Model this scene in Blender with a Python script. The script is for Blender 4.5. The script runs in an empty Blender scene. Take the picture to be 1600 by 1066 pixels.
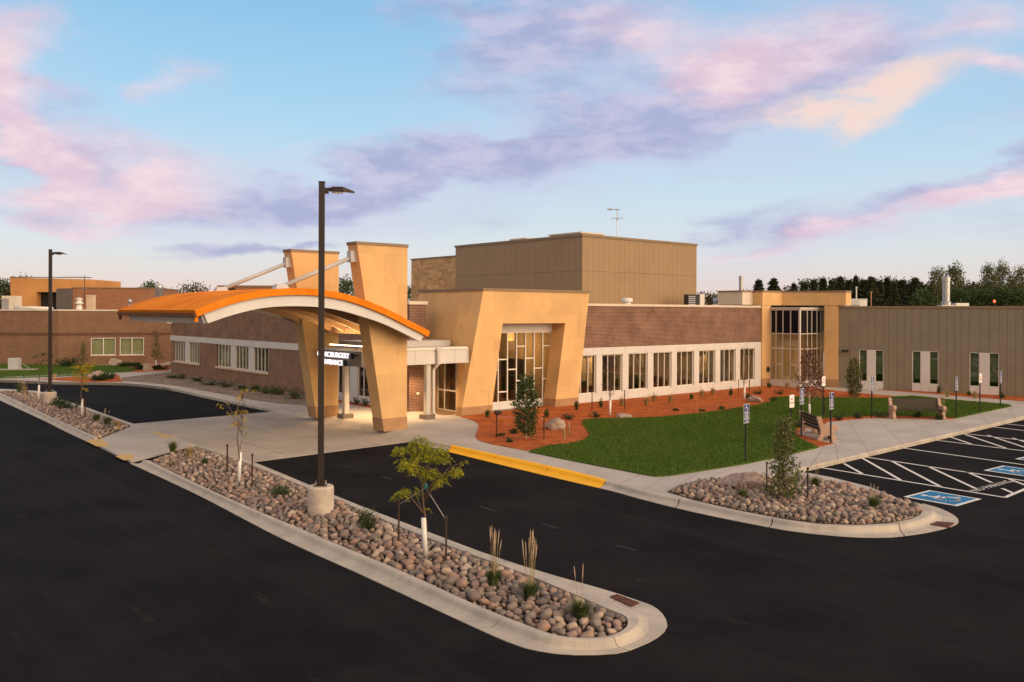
import bpy, math, random
from math import sin, cos, pi, sqrt, atan2
from mathutils import Vector, Matrix, noise

random.seed(11)
S = bpy.context.scene
COL = S.collection
R = math.radians

# ------------------------------------------------------------------ camera
EYE = 5.0
FPX, ROLL, AXIS_Y = 1340.5, 0.0038, 487.35
cam = bpy.data.cameras.new('camera')
cam.sensor_width = 36.0
cam.lens = 36.0 * FPX / 1600.0
cam.shift_y = -(533.0 - AXIS_Y) / 1600.0
cam.clip_end = 6000.0
cam_o = bpy.data.objects.new('camera', cam)
COL.objects.link(cam_o)
cam_o.matrix_world = Matrix.Translation((0, 0, EYE)) @ Matrix.Rotation(pi / 2, 4, 'X') @ Matrix.Rotation(ROLL, 4, 'Z')
S.camera = cam_o

# ------------------------------------------------------------------ world
SUN_EL, SUN_DIR = 17.0, (0.80, -0.60)      # low warm light from behind the right shoulder
SKY_STRENGTH = 0.83
W_ = bpy.data.worlds.new('World')
S.world = W_
W_.use_nodes = True
nt = W_.node_tree
nt.nodes.clear()


def NN(tree, kind, **kw):
    n = tree.nodes.new(kind)
    for k, v in kw.items():
        if k.startswith('i_'):
            n.inputs[k[2:].replace('_', ' ')].default_value = v
        else:
            setattr(n, k, v)
    return n


def math_node(tree, op, a, b=None, clamp=False):
    n = tree.nodes.new('ShaderNodeMath')
    n.operation = op
    n.use_clamp = clamp
    for i, x in enumerate((a, b)):
        if x is None:
            continue
        if isinstance(x, (int, float)):
            n.inputs[i].default_value = x
        else:
            tree.links.new(x, n.inputs[i])
    return n.outputs[0]


def mixc(tree, fac, a, b, blend='MIX'):
    n = tree.nodes.new('ShaderNodeMix')
    n.data_type = 'RGBA'
    n.blend_type = blend
    for sock, x in ((n.inputs[0], fac), (n.inputs[6], a), (n.inputs[7], b)):
        if isinstance(x, (int, float)):
            sock.default_value = x
        elif isinstance(x, tuple):
            sock.default_value = (x[0], x[1], x[2], 1)
        else:
            tree.links.new(x, sock)
    return n.outputs[2]


def ramp(tree, fac, stops, interp='LINEAR'):
    n = tree.nodes.new('ShaderNodeValToRGB')
    n.color_ramp.interpolation = interp
    els = n.color_ramp.elements
    while len(els) < len(stops):
        els.new(0.5)
    for e, (p, c) in zip(els, stops):
        e.position = p
        e.color = (c[0], c[1], c[2], 1)
    tree.links.new(fac, n.inputs[0])
    return n.outputs[0]


def maprange(tree, v, a, b, c=0.0, d=1.0, smooth=True):
    n = tree.nodes.new('ShaderNodeMapRange')
    n.interpolation_type = 'SMOOTHSTEP' if smooth else 'LINEAR'
    tree.links.new(v, n.inputs[0])
    for i, x in enumerate((a, b, c, d)):
        n.inputs[i + 1].default_value = x
    return n.outputs[0]


def build_world():
    L = nt.links
    tc = NN(nt, 'ShaderNodeTexCoord')
    sep = NN(nt, 'ShaderNodeSeparateXYZ')
    L.new(tc.outputs['Generated'], sep.inputs[0])
    az = math_node(nt, 'ARCTAN2', sep.outputs[0], sep.outputs[1])
    el = math_node(nt, 'ARCSINE', sep.outputs[2])
    # fractal wobble of the direction, finer towards the horizon
    map_ = NN(nt, 'ShaderNodeMapping')
    map_.inputs['Scale'].default_value = (1.0, 1.0, 2.6)
    L.new(tc.outputs['Generated'], map_.inputs[0])
    n1 = NN(nt, 'ShaderNodeTexNoise', i_Scale=4.5, i_Detail=7.0, i_Roughness=0.56)
    L.new(map_.outputs[0], n1.inputs['Vector'])
    n2 = NN(nt, 'ShaderNodeTexNoise', i_Scale=9.0, i_Detail=11.0, i_Roughness=0.62)
    L.new(map_.outputs[0], n2.inputs['Vector'])
    sc = NN(nt, 'ShaderNodeSeparateColor')
    L.new(n1.outputs['Color'], sc.inputs[0])
    fb = n2.outputs[0]
    waz = math_node(nt, 'ADD', az, math_node(nt, 'MULTIPLY', math_node(nt, 'SUBTRACT', sc.outputs[0], 0.5), 0.30))
    wel = math_node(nt, 'ADD', el, math_node(nt, 'MULTIPLY', math_node(nt, 'SUBTRACT', sc.outputs[1], 0.5), 0.11))
    comb = NN(nt, 'ShaderNodeCombineXYZ')
    L.new(waz, comb.inputs[0])
    L.new(wel, comb.inputs[1])

    def layer(blobs, lo, hi, amp):
        tot = None
        for (px, py, rx, ry, ang, w) in blobs:
            u, v = (px - 800) / FPX, (AXIS_Y - py) / FPX
            a0, e0 = math.atan(u), math.atan(v / sqrt(1 + u * u))
            m = NN(nt, 'ShaderNodeMapping', vector_type='TEXTURE')
            m.inputs['Location'].default_value = (a0, e0, 0)
            m.inputs['Rotation'].default_value = (0, 0, R(ang))
            m.inputs['Scale'].default_value = (rx * 1.42 / FPX, ry * 1.42 / FPX, 1)
            L.new(comb.outputs[0], m.inputs[0])
            g = NN(nt, 'ShaderNodeTexGradient', gradient_type='SPHERICAL')
            L.new(m.outputs[0], g.inputs[0])
            x = math_node(nt, 'MULTIPLY', g.outputs['Fac'], w)
            tot = x if tot is None else math_node(nt, 'ADD', tot, x)
        d = math_node(nt, 'ADD', tot, math_node(nt, 'MULTIPLY', math_node(nt, 'MULTIPLY', math_node(nt, 'SUBTRACT', fb, 0.5), amp), math_node(nt, 'ADD', math_node(nt, 'MULTIPLY', tot, 0.9, True), 0.12)))
        return maprange(nt, d, lo, hi)

    t = math_node(nt, 'DIVIDE', el, pi / 2, clamp=True)
    base = ramp(nt, t, [(0.0, (.84, .64, .57)), (0.014, (.83, .68, .63)), (0.045, (.73, .77, .80)), (0.085, (.60, .77, .88)),
                        (0.14, (.42, .68, .89)), (0.23, (.24, .54, .82)), (0.34, (.26, .44, .68)), (0.50, (.36, .40, .56)), (1.0, (.36, .37, .50))])
    # low sun side of the sky (behind the camera) is warmer, as any sunset is
    sd = Vector((SUN_DIR[0], SUN_DIR[1], 0.05)).normalized()
    dp = NN(nt, 'ShaderNodeVectorMath', operation='DOT_PRODUCT')
    L.new(tc.outputs['Generated'], dp.inputs[0])
    dp.inputs[1].default_value = sd
    glow = maprange(nt, dp.outputs['Value'], -0.15, 1.0)
    base = mixc(nt, math_node(nt, 'MULTIPLY', glow, 0.92), base, (1.75, 1.10, .62))
    sd2 = Vector((0.25, -0.97, 0.08)).normalized()
    dp2 = NN(nt, 'ShaderNodeVectorMath', operation='DOT_PRODUCT')
    L.new(tc.outputs['Generated'], dp2.inputs[0])
    dp2.inputs[1].default_value = sd2
    base = mixc(nt, math_node(nt, 'MULTIPLY', maprange(nt, dp2.outputs['Value'], -0.55, 0.45), 0.80), base, (1.05, .78, .60))
    nish = NN(nt, 'ShaderNodeTexSky', sky_type='NISHITA', sun_disc=False)
    nish.sun_elevation = R(SUN_EL)
    nish.sun_rotation = atan2(SUN_DIR[0], SUN_DIR[1])
    nd = mixc(nt, 1.0, nish.outputs[0], (.10, .10, .10), 'MULTIPLY')
    base = mixc(nt, 0.12, base, nd)
    lav = layer([(850, 60, 190, 105, 0, 1.25), (1120, 150, 240, 60, 12, 1.15), (1290, 90, 180, 80, 5, .7), (640, 258, 135, 46, 4, 1.5), (445, 318, 190, 32, 6, 1.25), (760, 262, 130, 34, 0, 1.0),
                 (560, 296, 120, 34, 8, 1.0), (940, 250, 210, 40, 10, 1.2), (1160, 340, 130, 17, 12, .8), (1390, 318, 250, 19, 13, 1.0),
                 (1590, 235, 70, 18, 14, 1.0), (365, 393, 95, 13, 4, 1.2), (480, 384, 60, 10, 2, .7), (760, 352, 110, 28, 0, .5),
                 (110, 150, 75, 17, -4, .9), (50, 330, 90, 30, 0, .7), (190, 250, 120, 50, 0, .7), (30, 240, 60, 40, 0, .5),
                 (-500, 200, 400, 90, 5, .8), (-900, 60, 400, 120, 0, .8), (2100, 260, 350, 70, 8, .9), (2400, 60, 500, 120, 0, .9)], 0.10, 1.05, 1.9)
    pink = layer([(22, 140, 62, 95, 0, 1.4), (10, 260, 45, 60, 0, .8), (215, 262, 140, 55, -4, 1.15), (140, 318, 130, 36, 0, .9), (290, 118, 60, 30, -25, .6), (262, 152, 36, 18, 0, .5),
                  (120, 362, 120, 16, 0, .7), (460, 232, 50, 26, 20, .35), (1230, 62, 260, 60, 6, .85), (1520, 20, 90, 40, 0, .6), (1570, 96, 80, 18, -6, .9),
                  (900, 30, 120, 60, 0, .35), (1010, 30, 90, 60, 0, .45), (1360, 337, 260, 16, 11, .8), (1560, 300, 120, 20, 15, .9), (1180, 385, 120, 12, 5, .5), (1180, 110, 120, 40, 0, .5),
                  (-500, 260, 300, 60, 5, .8), (2000, 150, 350, 60, 8, .8)], 0.12, 1.15, 1.8)
    peach = layer([(1420, 138, 105, 44, 24, 1.35), (1350, 185, 80, 28, 18, .9), (1290, 150, 90, 40, 10, .5), (1330, 205, 60, 14, 10, .5), (20, 110, 40, 45, 0, .8), (250, 248, 60, 24, 0, .4), (270, 300, 60, 14, 0, .35)], 0.12, 1.55, 2.1)
    veil = layer([(1150, 110, 470, 170, 8, .9), (800, 262, 380, 55, 6, .95), (200, 280, 260, 100, 0, .7), (1400, 330, 420, 50, 10, .8), (380, 330, 240, 40, 0, .6), (620, 345, 330, 40, 4, .5), (30, 150, 120, 120, 0, .5)], 0.0, 1.1, .5)
    base = mixc(nt, math_node(nt, 'MULTIPLY', veil, 0.62), base, (.60, .60, .77))
    n3 = NN(nt, 'ShaderNodeTexNoise', i_Scale=16.0, i_Detail=8.0, i_Roughness=0.6)
    L.new(map_.outputs[0], n3.inputs['Vector'])
    tone = maprange(nt, n3.outputs[0], .36, .66)
    lavc = mixc(nt, tone, (.37, .40, .62), (.56, .54, .72))
    pinkc = mixc(nt, tone, (.78, .56, .66), (.93, .70, .73))
    col = mixc(nt, math_node(nt, 'MULTIPLY', lav, 0.86), base, lavc)
    col = mixc(nt, math_node(nt, 'MULTIPLY', pink, 0.84), col, pinkc)
    col = mixc(nt, math_node(nt, 'MULTIPLY', peach, 0.78), col, (.98, .70, .58))
    bg = NN(nt, 'ShaderNodeBackground')
    bg.inputs[1].default_value = SKY_STRENGTH
    L.new(col, bg.inputs[0])
    out = NN(nt, 'ShaderNodeOutputWorld')
    L.new(bg.outputs[0], out.inputs[0])


build_world()

sun = bpy.data.lights.new('sun', 'SUN')
sun.energy = 2.35
sun.color = (1.0, 0.76, 0.52)
sun.angle = R(50)
sun_o = bpy.data.objects.new('sun', sun)
COL.objects.link(sun_o)
sv = Vector((SUN_DIR[0] * cos(R(SUN_EL)), SUN_DIR[1] * cos(R(SUN_EL)), sin(R(SUN_EL))))
sun_o.rotation_euler = sv.to_track_quat('Z', 'Y').to_euler()

S.view_settings.view_transform = 'Standard'
S.view_settings.look = 'None'
S.view_settings.exposure = 0.34
S.view_settings.gamma = 1.0
S.view_settings.use_curve_mapping = False
S.render.engine = 'CYCLES'
S.cycles.use_denoising = True
S.cycles.max_bounces = 6
S.cycles.diffuse_bounces = 3
S.cycles.transparent_max_bounces = 12
S.cycles.caustics_reflective = False
S.cycles.caustics_refractive = False


# ------------------------------------------------------------------ survey
def site(px, py, z=0.0):
    """ground point seen in the survey photograph at (px, py), on the level z"""
    u0, v0 = px - 800.0, AXIS_Y - py
    u = u0 * cos(ROLL) - v0 * sin(ROLL)
    v = u0 * sin(ROLL) + v0 * cos(ROLL)
    t = (z - EYE) / (v / FPX)
    return Vector((u / FPX * t, t, z))


AZ = R(49.378)
AX = Vector((sin(AZ), cos(AZ), 0))
BX = Vector((-cos(AZ), sin(AZ), 0))
P0 = site(600, 674, .15)
P0.z = 0
ROT = atan2(AX.y, AX.x)
AZC = R(33.51)
CX = Vector((cos(AZC), -sin(AZC), 0))         # along the metal wing towards the right
CY = Vector((sin(AZC), cos(AZC), 0))          # into the metal wing
PC = site(1480, 613.8, .15)
PC.z = 0
ROTC = atan2(CX.y, CX.x)


def W(a, b, z=0):
    return P0 + AX * a + BX * b + Vector((0, 0, z))


# ------------------------------------------------------------------ mesh builder
class MB:
    def __init__(s):
        s.v, s.f = [], []

    def add(s, vs, fs):
        n = len(s.v)
        s.v.extend([tuple(p) for p in vs])
        s.f.extend([tuple(i + n for i in f) for f in fs])
        return s

    def box(s, x0, x1, y0, y1, z0, z1):
        return s.add([(x0, y0, z0), (x1, y0, z0), (x1, y1, z0), (x0, y1, z0), (x0, y0, z1), (x1, y0, z1), (x1, y1, z1), (x0, y1, z1)],
                     [(0, 3, 2, 1), (4, 5, 6, 7), (0, 1, 5, 4), (1, 2, 6, 5), (2, 3, 7, 6), (3, 0, 4, 7)])

    def hexa(s, p):      # eight corners, bottom loop then top loop
        return s.add(p, [(0, 3, 2, 1), (4, 5, 6, 7), (0, 1, 5, 4), (1, 2, 6, 5), (2, 3, 7, 6), (3, 0, 4, 7)])

    def prism(s, poly, z0, z1):
        n = len(poly)
        area = sum(poly[i][0] * poly[(i + 1) % n][1] - poly[(i + 1) % n][0] * poly[i][1] for i in range(n))
        if area < 0:
            poly = poly[::-1]
        vs = [(p[0], p[1], z0) for p in poly] + [(p[0], p[1], z1) for p in poly]
        fs = [tuple(range(n))[::-1], tuple(range(n, 2 * n))] + [(i, (i + 1) % n, (i + 1) % n + n, i + n) for i in range(n)]
        return s.add(vs, fs)

    def extrude(s, prof, axis, a0, a1):
        """profile of (u, v) points swept along an axis: 'y' gives (u, a, v), 'x' gives (a, u, v)"""
        n = len(prof)
        mk = (lambda u, v, a: (u, a, v)) if axis == 'y' else (lambda u, v, a: (a, u, v))
        vs = [mk(u, v, a0) for u, v in prof] + [mk(u, v, a1) for u, v in prof]
        fs = [tuple(range(n)), tuple(range(n, 2 * n))[::-1]] + [(i, i + n, (i + 1) % n + n, (i + 1) % n) for i in range(n)]
        return s.add(vs, fs)

    def tube(s, pts, rads, n=8, cap=True):
        pts = [Vector(p) for p in pts]
        if not isinstance(rads, (list, tuple)):
            rads = [rads] * len(pts)
        base = len(s.v)
        for i, p in enumerate(pts):
            d = (pts[min(i + 1, len(pts) - 1)] - pts[max(i - 1, 0)]).normalized()
            ref = Vector((0, 0, 1)) if abs(d.z) < .9 else Vector((1, 0, 0))
            u = d.cross(ref).normalized()
            w = d.cross(u).normalized()
            for k in range(n):
                q = p + (u * cos(2 * pi * k / n) + w * sin(2 * pi * k / n)) * rads[i]
                s.v.append(tuple(q))
        for i in range(len(pts) - 1):
            for k in range(n):
                a, b = base + i * n + k, base + i * n + (k + 1) % n
                s.f.append((a, b, b + n, a + n))
        if cap:
            s.f.append(tuple(base + k for k in range(n))[::-1])
            s.f.append(tuple(base + (len(pts) - 1) * n + k for k in range(n)))
        return s

    def lathe(s, prof, n=20, c=(0, 0, 0)):
        base = len(s.v)
        for r, z in prof:
            for k in range(n):
                s.v.append((c[0] + r * cos(2 * pi * k / n), c[1] + r * sin(2 * pi * k / n), c[2] + z))
        for i in range(len(prof) - 1):
            for k in range(n):
                a, b = base + i * n + k, base + i * n + (k + 1) % n
                s.f.append((a, b, b + n, a + n))
        s.f.append(tuple(base + k for k in range(n))[::-1])
        s.f.append(tuple(base + (len(prof) - 1) * n + k for k in range(n)))
        return s

    def xform(s, m):
        s.v = [tuple(m @ Vector(p)) for p in s.v]
        return s

    def mesh(s, name, mat=None, smooth=False):
        me = bpy.data.meshes.new(name)
        me.from_pydata(s.v, [], s.f)
        if mat:
            me.materials.append(mat)
        if smooth:
            me.polygons.foreach_set('use_smooth', [True] * len(me.polygons))
        me.update()
        return me

    def build(s, name, mat, parent=None, loc=None, rotz=0, smooth=False, bevel=0):
        me = s.mesh(name, mat, smooth)
        o = link(name, me, parent)
        if loc is not None:
            o.location = loc
        o.rotation_euler = (0, 0, rotz)
        if bevel:
            b = o.modifiers.new('bevel', 'BEVEL')
            b.width = bevel
            b.segments = 2
            b.limit_method = 'ANGLE'
        return o


def link(name, data, parent=None):
    o = bpy.data.objects.new(name, data)
    COL.objects.link(o)
    if parent is not None:
        o.parent = parent
    return o


def tag(o, label=None, cat=None, group=None, kind=None):
    if label:
        o['label'] = label
    if cat:
        o['category'] = cat
    if group:
        o['group'] = group
    if kind:
        o['kind'] = kind
    return o


def thing(name, label, cat, loc=(0, 0, 0), rotz=0, group=None):
    o = link(name, None)
    o.location = loc
    o.rotation_euler = (0, 0, rotz)
    o.empty_display_size = .3
    return tag(o, label, cat, group)


def dup(root, loc, rotz=0, label=None, group=None, scale=None):
    def cp(o, parent):
        c = o.copy()
        COL.objects.link(c)
        if parent is not None:
            c.parent = parent
        for ch in kids[o.name]:
            cp(ch, c)
        return c
    kids = {}

    def walk(o):
        kids[o.name] = list(o.children)
        for c in o.children:
            walk(c)
    walk(root)
    r = cp(root, None)
    r.location = loc
    r.rotation_euler = (0, 0, rotz)
    if scale:
        r.scale = scale if isinstance(scale, tuple) else (scale,) * 3
    if label:
        r['label'] = label
    if group:
        r['group'] = group
    return r


def struct(o):
    o['kind'] = 'structure'
    return o


def stuff(o):
    o['kind'] = 'stuff'
    return o


# ------------------------------------------------------------------ materials
def new_mat(name):
    m = bpy.data.materials.new(name)
    m.use_nodes = True
    t = m.node_tree
    return m, t, t.nodes['Principled BSDF']


def obj_coord(t, scale=(1, 1, 1), rot=(0, 0, 0)):
    tc = NN(t, 'ShaderNodeTexCoord')
    mp = NN(t, 'ShaderNodeMapping')
    mp.inputs['Scale'].default_value = scale
    mp.inputs['Rotation'].default_value = rot
    t.links.new(tc.outputs['Object'], mp.inputs[0])
    return mp.outputs[0]


def add_bump(t, bsdf, height, strength, dist=.02):
    b = NN(t, 'ShaderNodeBump')
    b.inputs['Strength'].default_value = strength
    b.inputs['Distance'].default_value = dist
    t.links.new(height, b.inputs['Height'])
    t.links.new(b.outputs[0], bsdf.inputs['Normal'])


def mat(name, col, rough=.8, var=.15, vs=2.0, fine=.1, fs=60.0, bump=.15, metal=0.0, spec=.3, stretch=(1, 1, 1), tint=None, bd=.01):
    m, t, b = new_mat(name)
    v = obj_coord(t, stretch)
    n1 = NN(t, 'ShaderNodeTexNoise', i_Scale=vs, i_Detail=6.0, i_Roughness=.6)
    t.links.new(v, n1.inputs['Vector'])
    n2 = NN(t, 'ShaderNodeTexNoise', i_Scale=fs, i_Detail=3.0, i_Roughness=.7)
    t.links.new(v, n2.inputs['Vector'])
    lo = tuple(c * (1 - var) for c in col)
    hi = tint if tint else tuple(min(1, c * (1 + var)) for c in col)
    c1 = mixc(t, maprange(t, n1.outputs[0], .3, .7), lo, hi)
    g = maprange(t, n2.outputs[0], .25, .75, 1 - fine, 1 + fine, False)
    comb = NN(t, 'ShaderNodeCombineXYZ')
    for i in range(3):
        t.links.new(g, comb.inputs[i])
    c2 = mixc(t, 1.0, c1, comb.outputs[0], 'MULTIPLY')
    t.links.new(c2, b.inputs['Base Color'])
    b.inputs['Roughness'].default_value = rough
    b.inputs['Metallic'].default_value = metal
    b.inputs['Specular IOR Level'].default_value = spec
    if bump:
        add_bump(t, b, n2.outputs[0], bump, bd)
    return m


def brick_mat(name, c1, c2, mortar, axis, bw=.22, bh=.075, ms=.012, blot=.25, bump=.5):
    """axis 'a': wall runs along local x; 'b': wall runs along local y"""
    m, t, b = new_mat(name)
    tc = NN(t, 'ShaderNodeTexCoord')
    sp = NN(t, 'ShaderNodeSeparateXYZ')
    t.links.new(tc.outputs['Object'], sp.inputs[0])
    cb = NN(t, 'ShaderNodeCombineXYZ')
    t.links.new(sp.outputs[0 if axis == 'a' else 1], cb.inputs[0])
    t.links.new(sp.outputs[2], cb.inputs[1])
    br = NN(t, 'ShaderNodeTexBrick')
    br.offset = .5
    br.inputs['Scale'].default_value = 1.0
    br.inputs['Brick Width'].default_value = bw
    br.inputs['Row Height'].default_value = bh
    br.inputs['Mortar Size'].default_value = ms
    br.inputs['Mortar Smooth'].default_value = .15
    br.inputs['Bias'].default_value = 0.0
    br.inputs['Color1'].default_value = (*c1, 1)
    br.inputs['Color2'].default_value = (*c2, 1)
    br.inputs['Mortar'].default_value = (*mortar, 1)
    t.links.new(cb.outputs[0], br.inputs['Vector'])
    n = NN(t, 'ShaderNodeTexNoise', i_Scale=1.1, i_Detail=6.0, i_Roughness=.65)
    t.links.new(tc.outputs['Object'], n.inputs['Vector'])
    g = maprange(t, n.outputs[0], .3, .7, 1 - blot, 1 + blot, False)
    cc = NN(t, 'ShaderNodeCombineXYZ')
    for i in range(3):
        t.links.new(g, cc.inputs[i])
    t.links.new(mixc(t, 1.0, br.outputs['Color'], cc.outputs[0], 'MULTIPLY'), b.inputs['Base Color'])
    b.inputs['Roughness'].default_value = .85
    b.inputs['Specular IOR Level'].default_value = .2
    inv = math_node(t, 'SUBTRACT', 1.0, br.outputs['Fac'])
    add_bump(t, b, inv, bump, .01)
    return m


def cast_stone(name, col):
    """honey coloured stone panels: slight tone steps from panel to panel, fine grain"""
    m, t, b = new_mat(name)
    tc = NN(t, 'ShaderNodeTexCoord')
    sp = NN(t, 'ShaderNodeSeparateXYZ')
    t.links.new(tc.outputs['Object'], sp.inputs[0])
    ab = math_node(t, 'ADD', sp.outputs[0], sp.outputs[1])
    cb = NN(t, 'ShaderNodeCombineXYZ')
    t.links.new(ab, cb.inputs[0])
    t.links.new(sp.outputs[2], cb.inputs[1])
    br = NN(t, 'ShaderNodeTexBrick')
    br.offset = .5
    br.inputs['Scale'].default_value = 1.0
    br.inputs['Brick Width'].default_value = 1.25
    br.inputs['Row Height'].default_value = 1.22
    br.inputs['Mortar Size'].default_value = .006
    br.inputs['Mortar Smooth'].default_value = .3
    br.inputs['Color1'].default_value = (.93, .93, .93, 1)
    br.inputs['Color2'].default_value = (1.07, 1.05, 1.02, 1)
    br.inputs['Mortar'].default_value = (.80, .78, .75, 1)
    t.links.new(cb.outputs[0], br.inputs['Vector'])
    n = NN(t, 'ShaderNodeTexNoise', i_Scale=.9, i_Detail=7.0, i_Roughness=.6)
    t.links.new(tc.outputs['Object'], n.inputs['Vector'])
    c1 = mixc(t, maprange(t, n.outputs[0], .32, .68), tuple(c * .92 for c in col), tuple(c * 1.06 for c in col))
    t.links.new(mixc(t, 1.0, c1, br.outputs['Color'], 'MULTIPLY'), b.inputs['Base Color'])
    b.inputs['Roughness'].default_value = .85
    b.inputs['Specular IOR Level'].default_value = .15
    n2 = NN(t, 'ShaderNodeTexNoise', i_Scale=90.0, i_Detail=2.0)
    t.links.new(tc.outputs['Object'], n2.inputs['Vector'])
    h = math_node(t, 'SUBTRACT', math_node(t, 'MULTIPLY', n2.outputs[0], .4), br.outputs['Fac'])
    add_bump(t, b, h, .25, .006)
    return m


def island_mat(name, stops, rough=.8, use_object=True, bump=.3, bs=30, spec=.3):
    """colour picked per object (or per loose piece of a joined mesh)"""
    m, t, b = new_mat(name)
    if use_object:
        fac = NN(t, 'ShaderNodeObjectInfo').outputs['Random']
    else:
        fac = NN(t, 'ShaderNodeNewGeometry').outputs['Random Per Island']
    c = ramp(t, fac, stops, 'CONSTANT' if len(stops) > 8 else 'LINEAR')
    tc = NN(t, 'ShaderNodeTexCoord')
    n = NN(t, 'ShaderNodeTexNoise', i_Scale=bs, i_Detail=4.0, i_Roughness=.6)
    t.links.new(tc.outputs['Object'], n.inputs['Vector'])
    g = maprange(t, n.outputs[0], .28, .72, .62, 1.34, False)
    cc = NN(t, 'ShaderNodeCombineXYZ')
    for i in range(3):
        t.links.new(g, cc.inputs[i])
    t.links.new(mixc(t, 1.0, c, cc.outputs[0], 'MULTIPLY'), b.inputs['Base Color'])
    b.inputs['Roughness'].default_value = rough
    b.inputs['Specular IOR Level'].default_value = spec
    if bump:
        add_bump(t, b, n.outputs[0], bump, .01)
    return m


def leaf_mat(name, stops, trans=.25, patch=0.0):
    m, t, b = new_mat(name)
    fac = NN(t, 'ShaderNodeNewGeometry').outputs['Random Per Island']
    c = ramp(t, fac, stops)
    if patch:
        pn = NN(t, 'ShaderNodeTexNoise', i_Scale=.45, i_Detail=6.0, i_Roughness=.65)
        t.links.new(obj_coord(t, (1, .45, 1), (0, 0, .7)), pn.inputs['Vector'])
        c = mixc(t, maprange(t, pn.outputs[0], .40, .72, 0, patch), c, (.15, .145, .035))
    t.links.new(c, b.inputs['Base Color'])
    b.inputs['Roughness'].default_value = .6
    b.inputs['Specular IOR Level'].default_value = .25
    tr = NN(t, 'ShaderNodeBsdfTranslucent')
    t.links.new(c, tr.inputs[0])
    mx = NN(t, 'ShaderNodeMixShader')
    mx.inputs[0].default_value = trans
    t.links.new(b.outputs[0], mx.inputs[1])
    t.links.new(tr.outputs[0], mx.inputs[2])
    t.links.new(mx.outputs[0], t.nodes['Material Output'].inputs[0])
    return m


def glass_mat(name, tint, refl=.06, rough=.01):
    m, t, b = new_mat(name)
    t.nodes.remove(b)
    tr = NN(t, 'ShaderNodeBsdfTransparent')
    tr.inputs[0].default_value = (*tint, 1)
    gl = NN(t, 'ShaderNodeBsdfGlossy')
    gl.inputs['Roughness'].default_value = rough
    gl.inputs['Color'].default_value = (.9, .9, .9, 1)
    lw = NN(t, 'ShaderNodeLayerWeight')
    lw.inputs[0].default_value = .25
    f = math_node(t, 'ADD', math_node(t, 'MULTIPLY', lw.outputs['Fresnel'], .7), refl, clamp=True)
    mx = NN(t, 'ShaderNodeMixShader')
    t.links.new(f, mx.inputs[0])
    t.links.new(tr.outputs[0], mx.inputs[1])
    t.links.new(gl.outputs[0], mx.inputs[2])
    t.links.new(mx.outputs[0], t.nodes['Material Output'].inputs[0])
    return m


def emit_mat(name, col, strength):
    m, t, b = new_mat(name)
    b.inputs['Base Color'].default_value = (*col, 1)
    b.inputs['Emission Color'].default_value = (*col, 1)
    b.inputs['Emission Strength'].default_value = strength
    return m


M = {}
M['asphalt'] = None


def asphalt_mat():
    m, t, b = new_mat('asphalt')
    v = obj_coord(t)
    n1 = NN(t, 'ShaderNodeTexNoise', i_Scale=.35, i_Detail=5.0, i_Roughness=.6)
    t.links.new(v, n1.inputs['Vector'])
    n2 = NN(t, 'ShaderNodeTexNoise', i_Scale=140.0, i_Detail=3.0, i_Roughness=.8)
    t.links.new(v, n2.inputs['Vector'])
    n4 = NN(t, 'ShaderNodeTexNoise', i_Scale=14.0, i_Detail=6.0, i_Roughness=.75)
    t.links.new(v, n4.inputs['Vector'])
    # paver lanes run along the drive (building b axis): stretched streaks
    tc = NN(t, 'ShaderNodeTexCoord')
    mp0 = NN(t, 'ShaderNodeMapping')
    mp0.inputs['Rotation'].default_value = (0, 0, -ROT)
    t.links.new(tc.outputs['Object'], mp0.inputs[0])
    mp = NN(t, 'ShaderNodeMapping')
    mp.inputs['Scale'].default_value = (1.7, .05, 1)
    t.links.new(mp0.outputs[0], mp.inputs[0])
    n3 = NN(t, 'ShaderNodeTexNoise', i_Scale=1.0, i_Detail=4.0, i_Roughness=.6)
    t.links.new(mp.outputs[0], n3.inputs['Vector'])
    c = mixc(t, maprange(t, n1.outputs[0], .3, .7), (.0105, .0104, .0113), (.0200, .0193, .0198))
    c = mixc(t, maprange(t, n3.outputs[0], .48, .72, 0, .55), c, (.0215, .0208, .0212))
    c = mixc(t, maprange(t, n2.outputs[0], .58, .80, 0, .40), c, (.046, .042, .040))
    # pale scuffs
    mp2 = NN(t, 'ShaderNodeMapping')
    mp2.inputs['Scale'].default_value = (3.2, .55, 1)
    t.links.new(mp0.outputs[0], mp2.inputs[0])
    n5 = NN(t, 'ShaderNodeTexNoise', i_Scale=.8, i_Detail=6.0, i_Roughness=.65)
    t.links.new(mp2.outputs[0], n5.inputs['Vector'])
    sc = math_node(t, 'MULTIPLY', maprange(t, n5.outputs[0], .60, .74), maprange(t, n4.outputs[0], .42, .7))
    c = mixc(t, math_node(t, 'MULTIPLY', sc, .8), c, (.070, .064, .060))
    t.links.new(c, b.inputs['Base Color'])
    t.links.new(maprange(t, n1.outputs[0], .3, .7, .86, .96), b.inputs['Roughness'])
    b.inputs['Specular IOR Level'].default_value = .03
    h = math_node(t, 'ADD', n2.outputs[0], math_node(t, 'MULTIPLY', n4.outputs[0], .5))
    add_bump(t, b, h, .35, .008)
    return m


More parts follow.
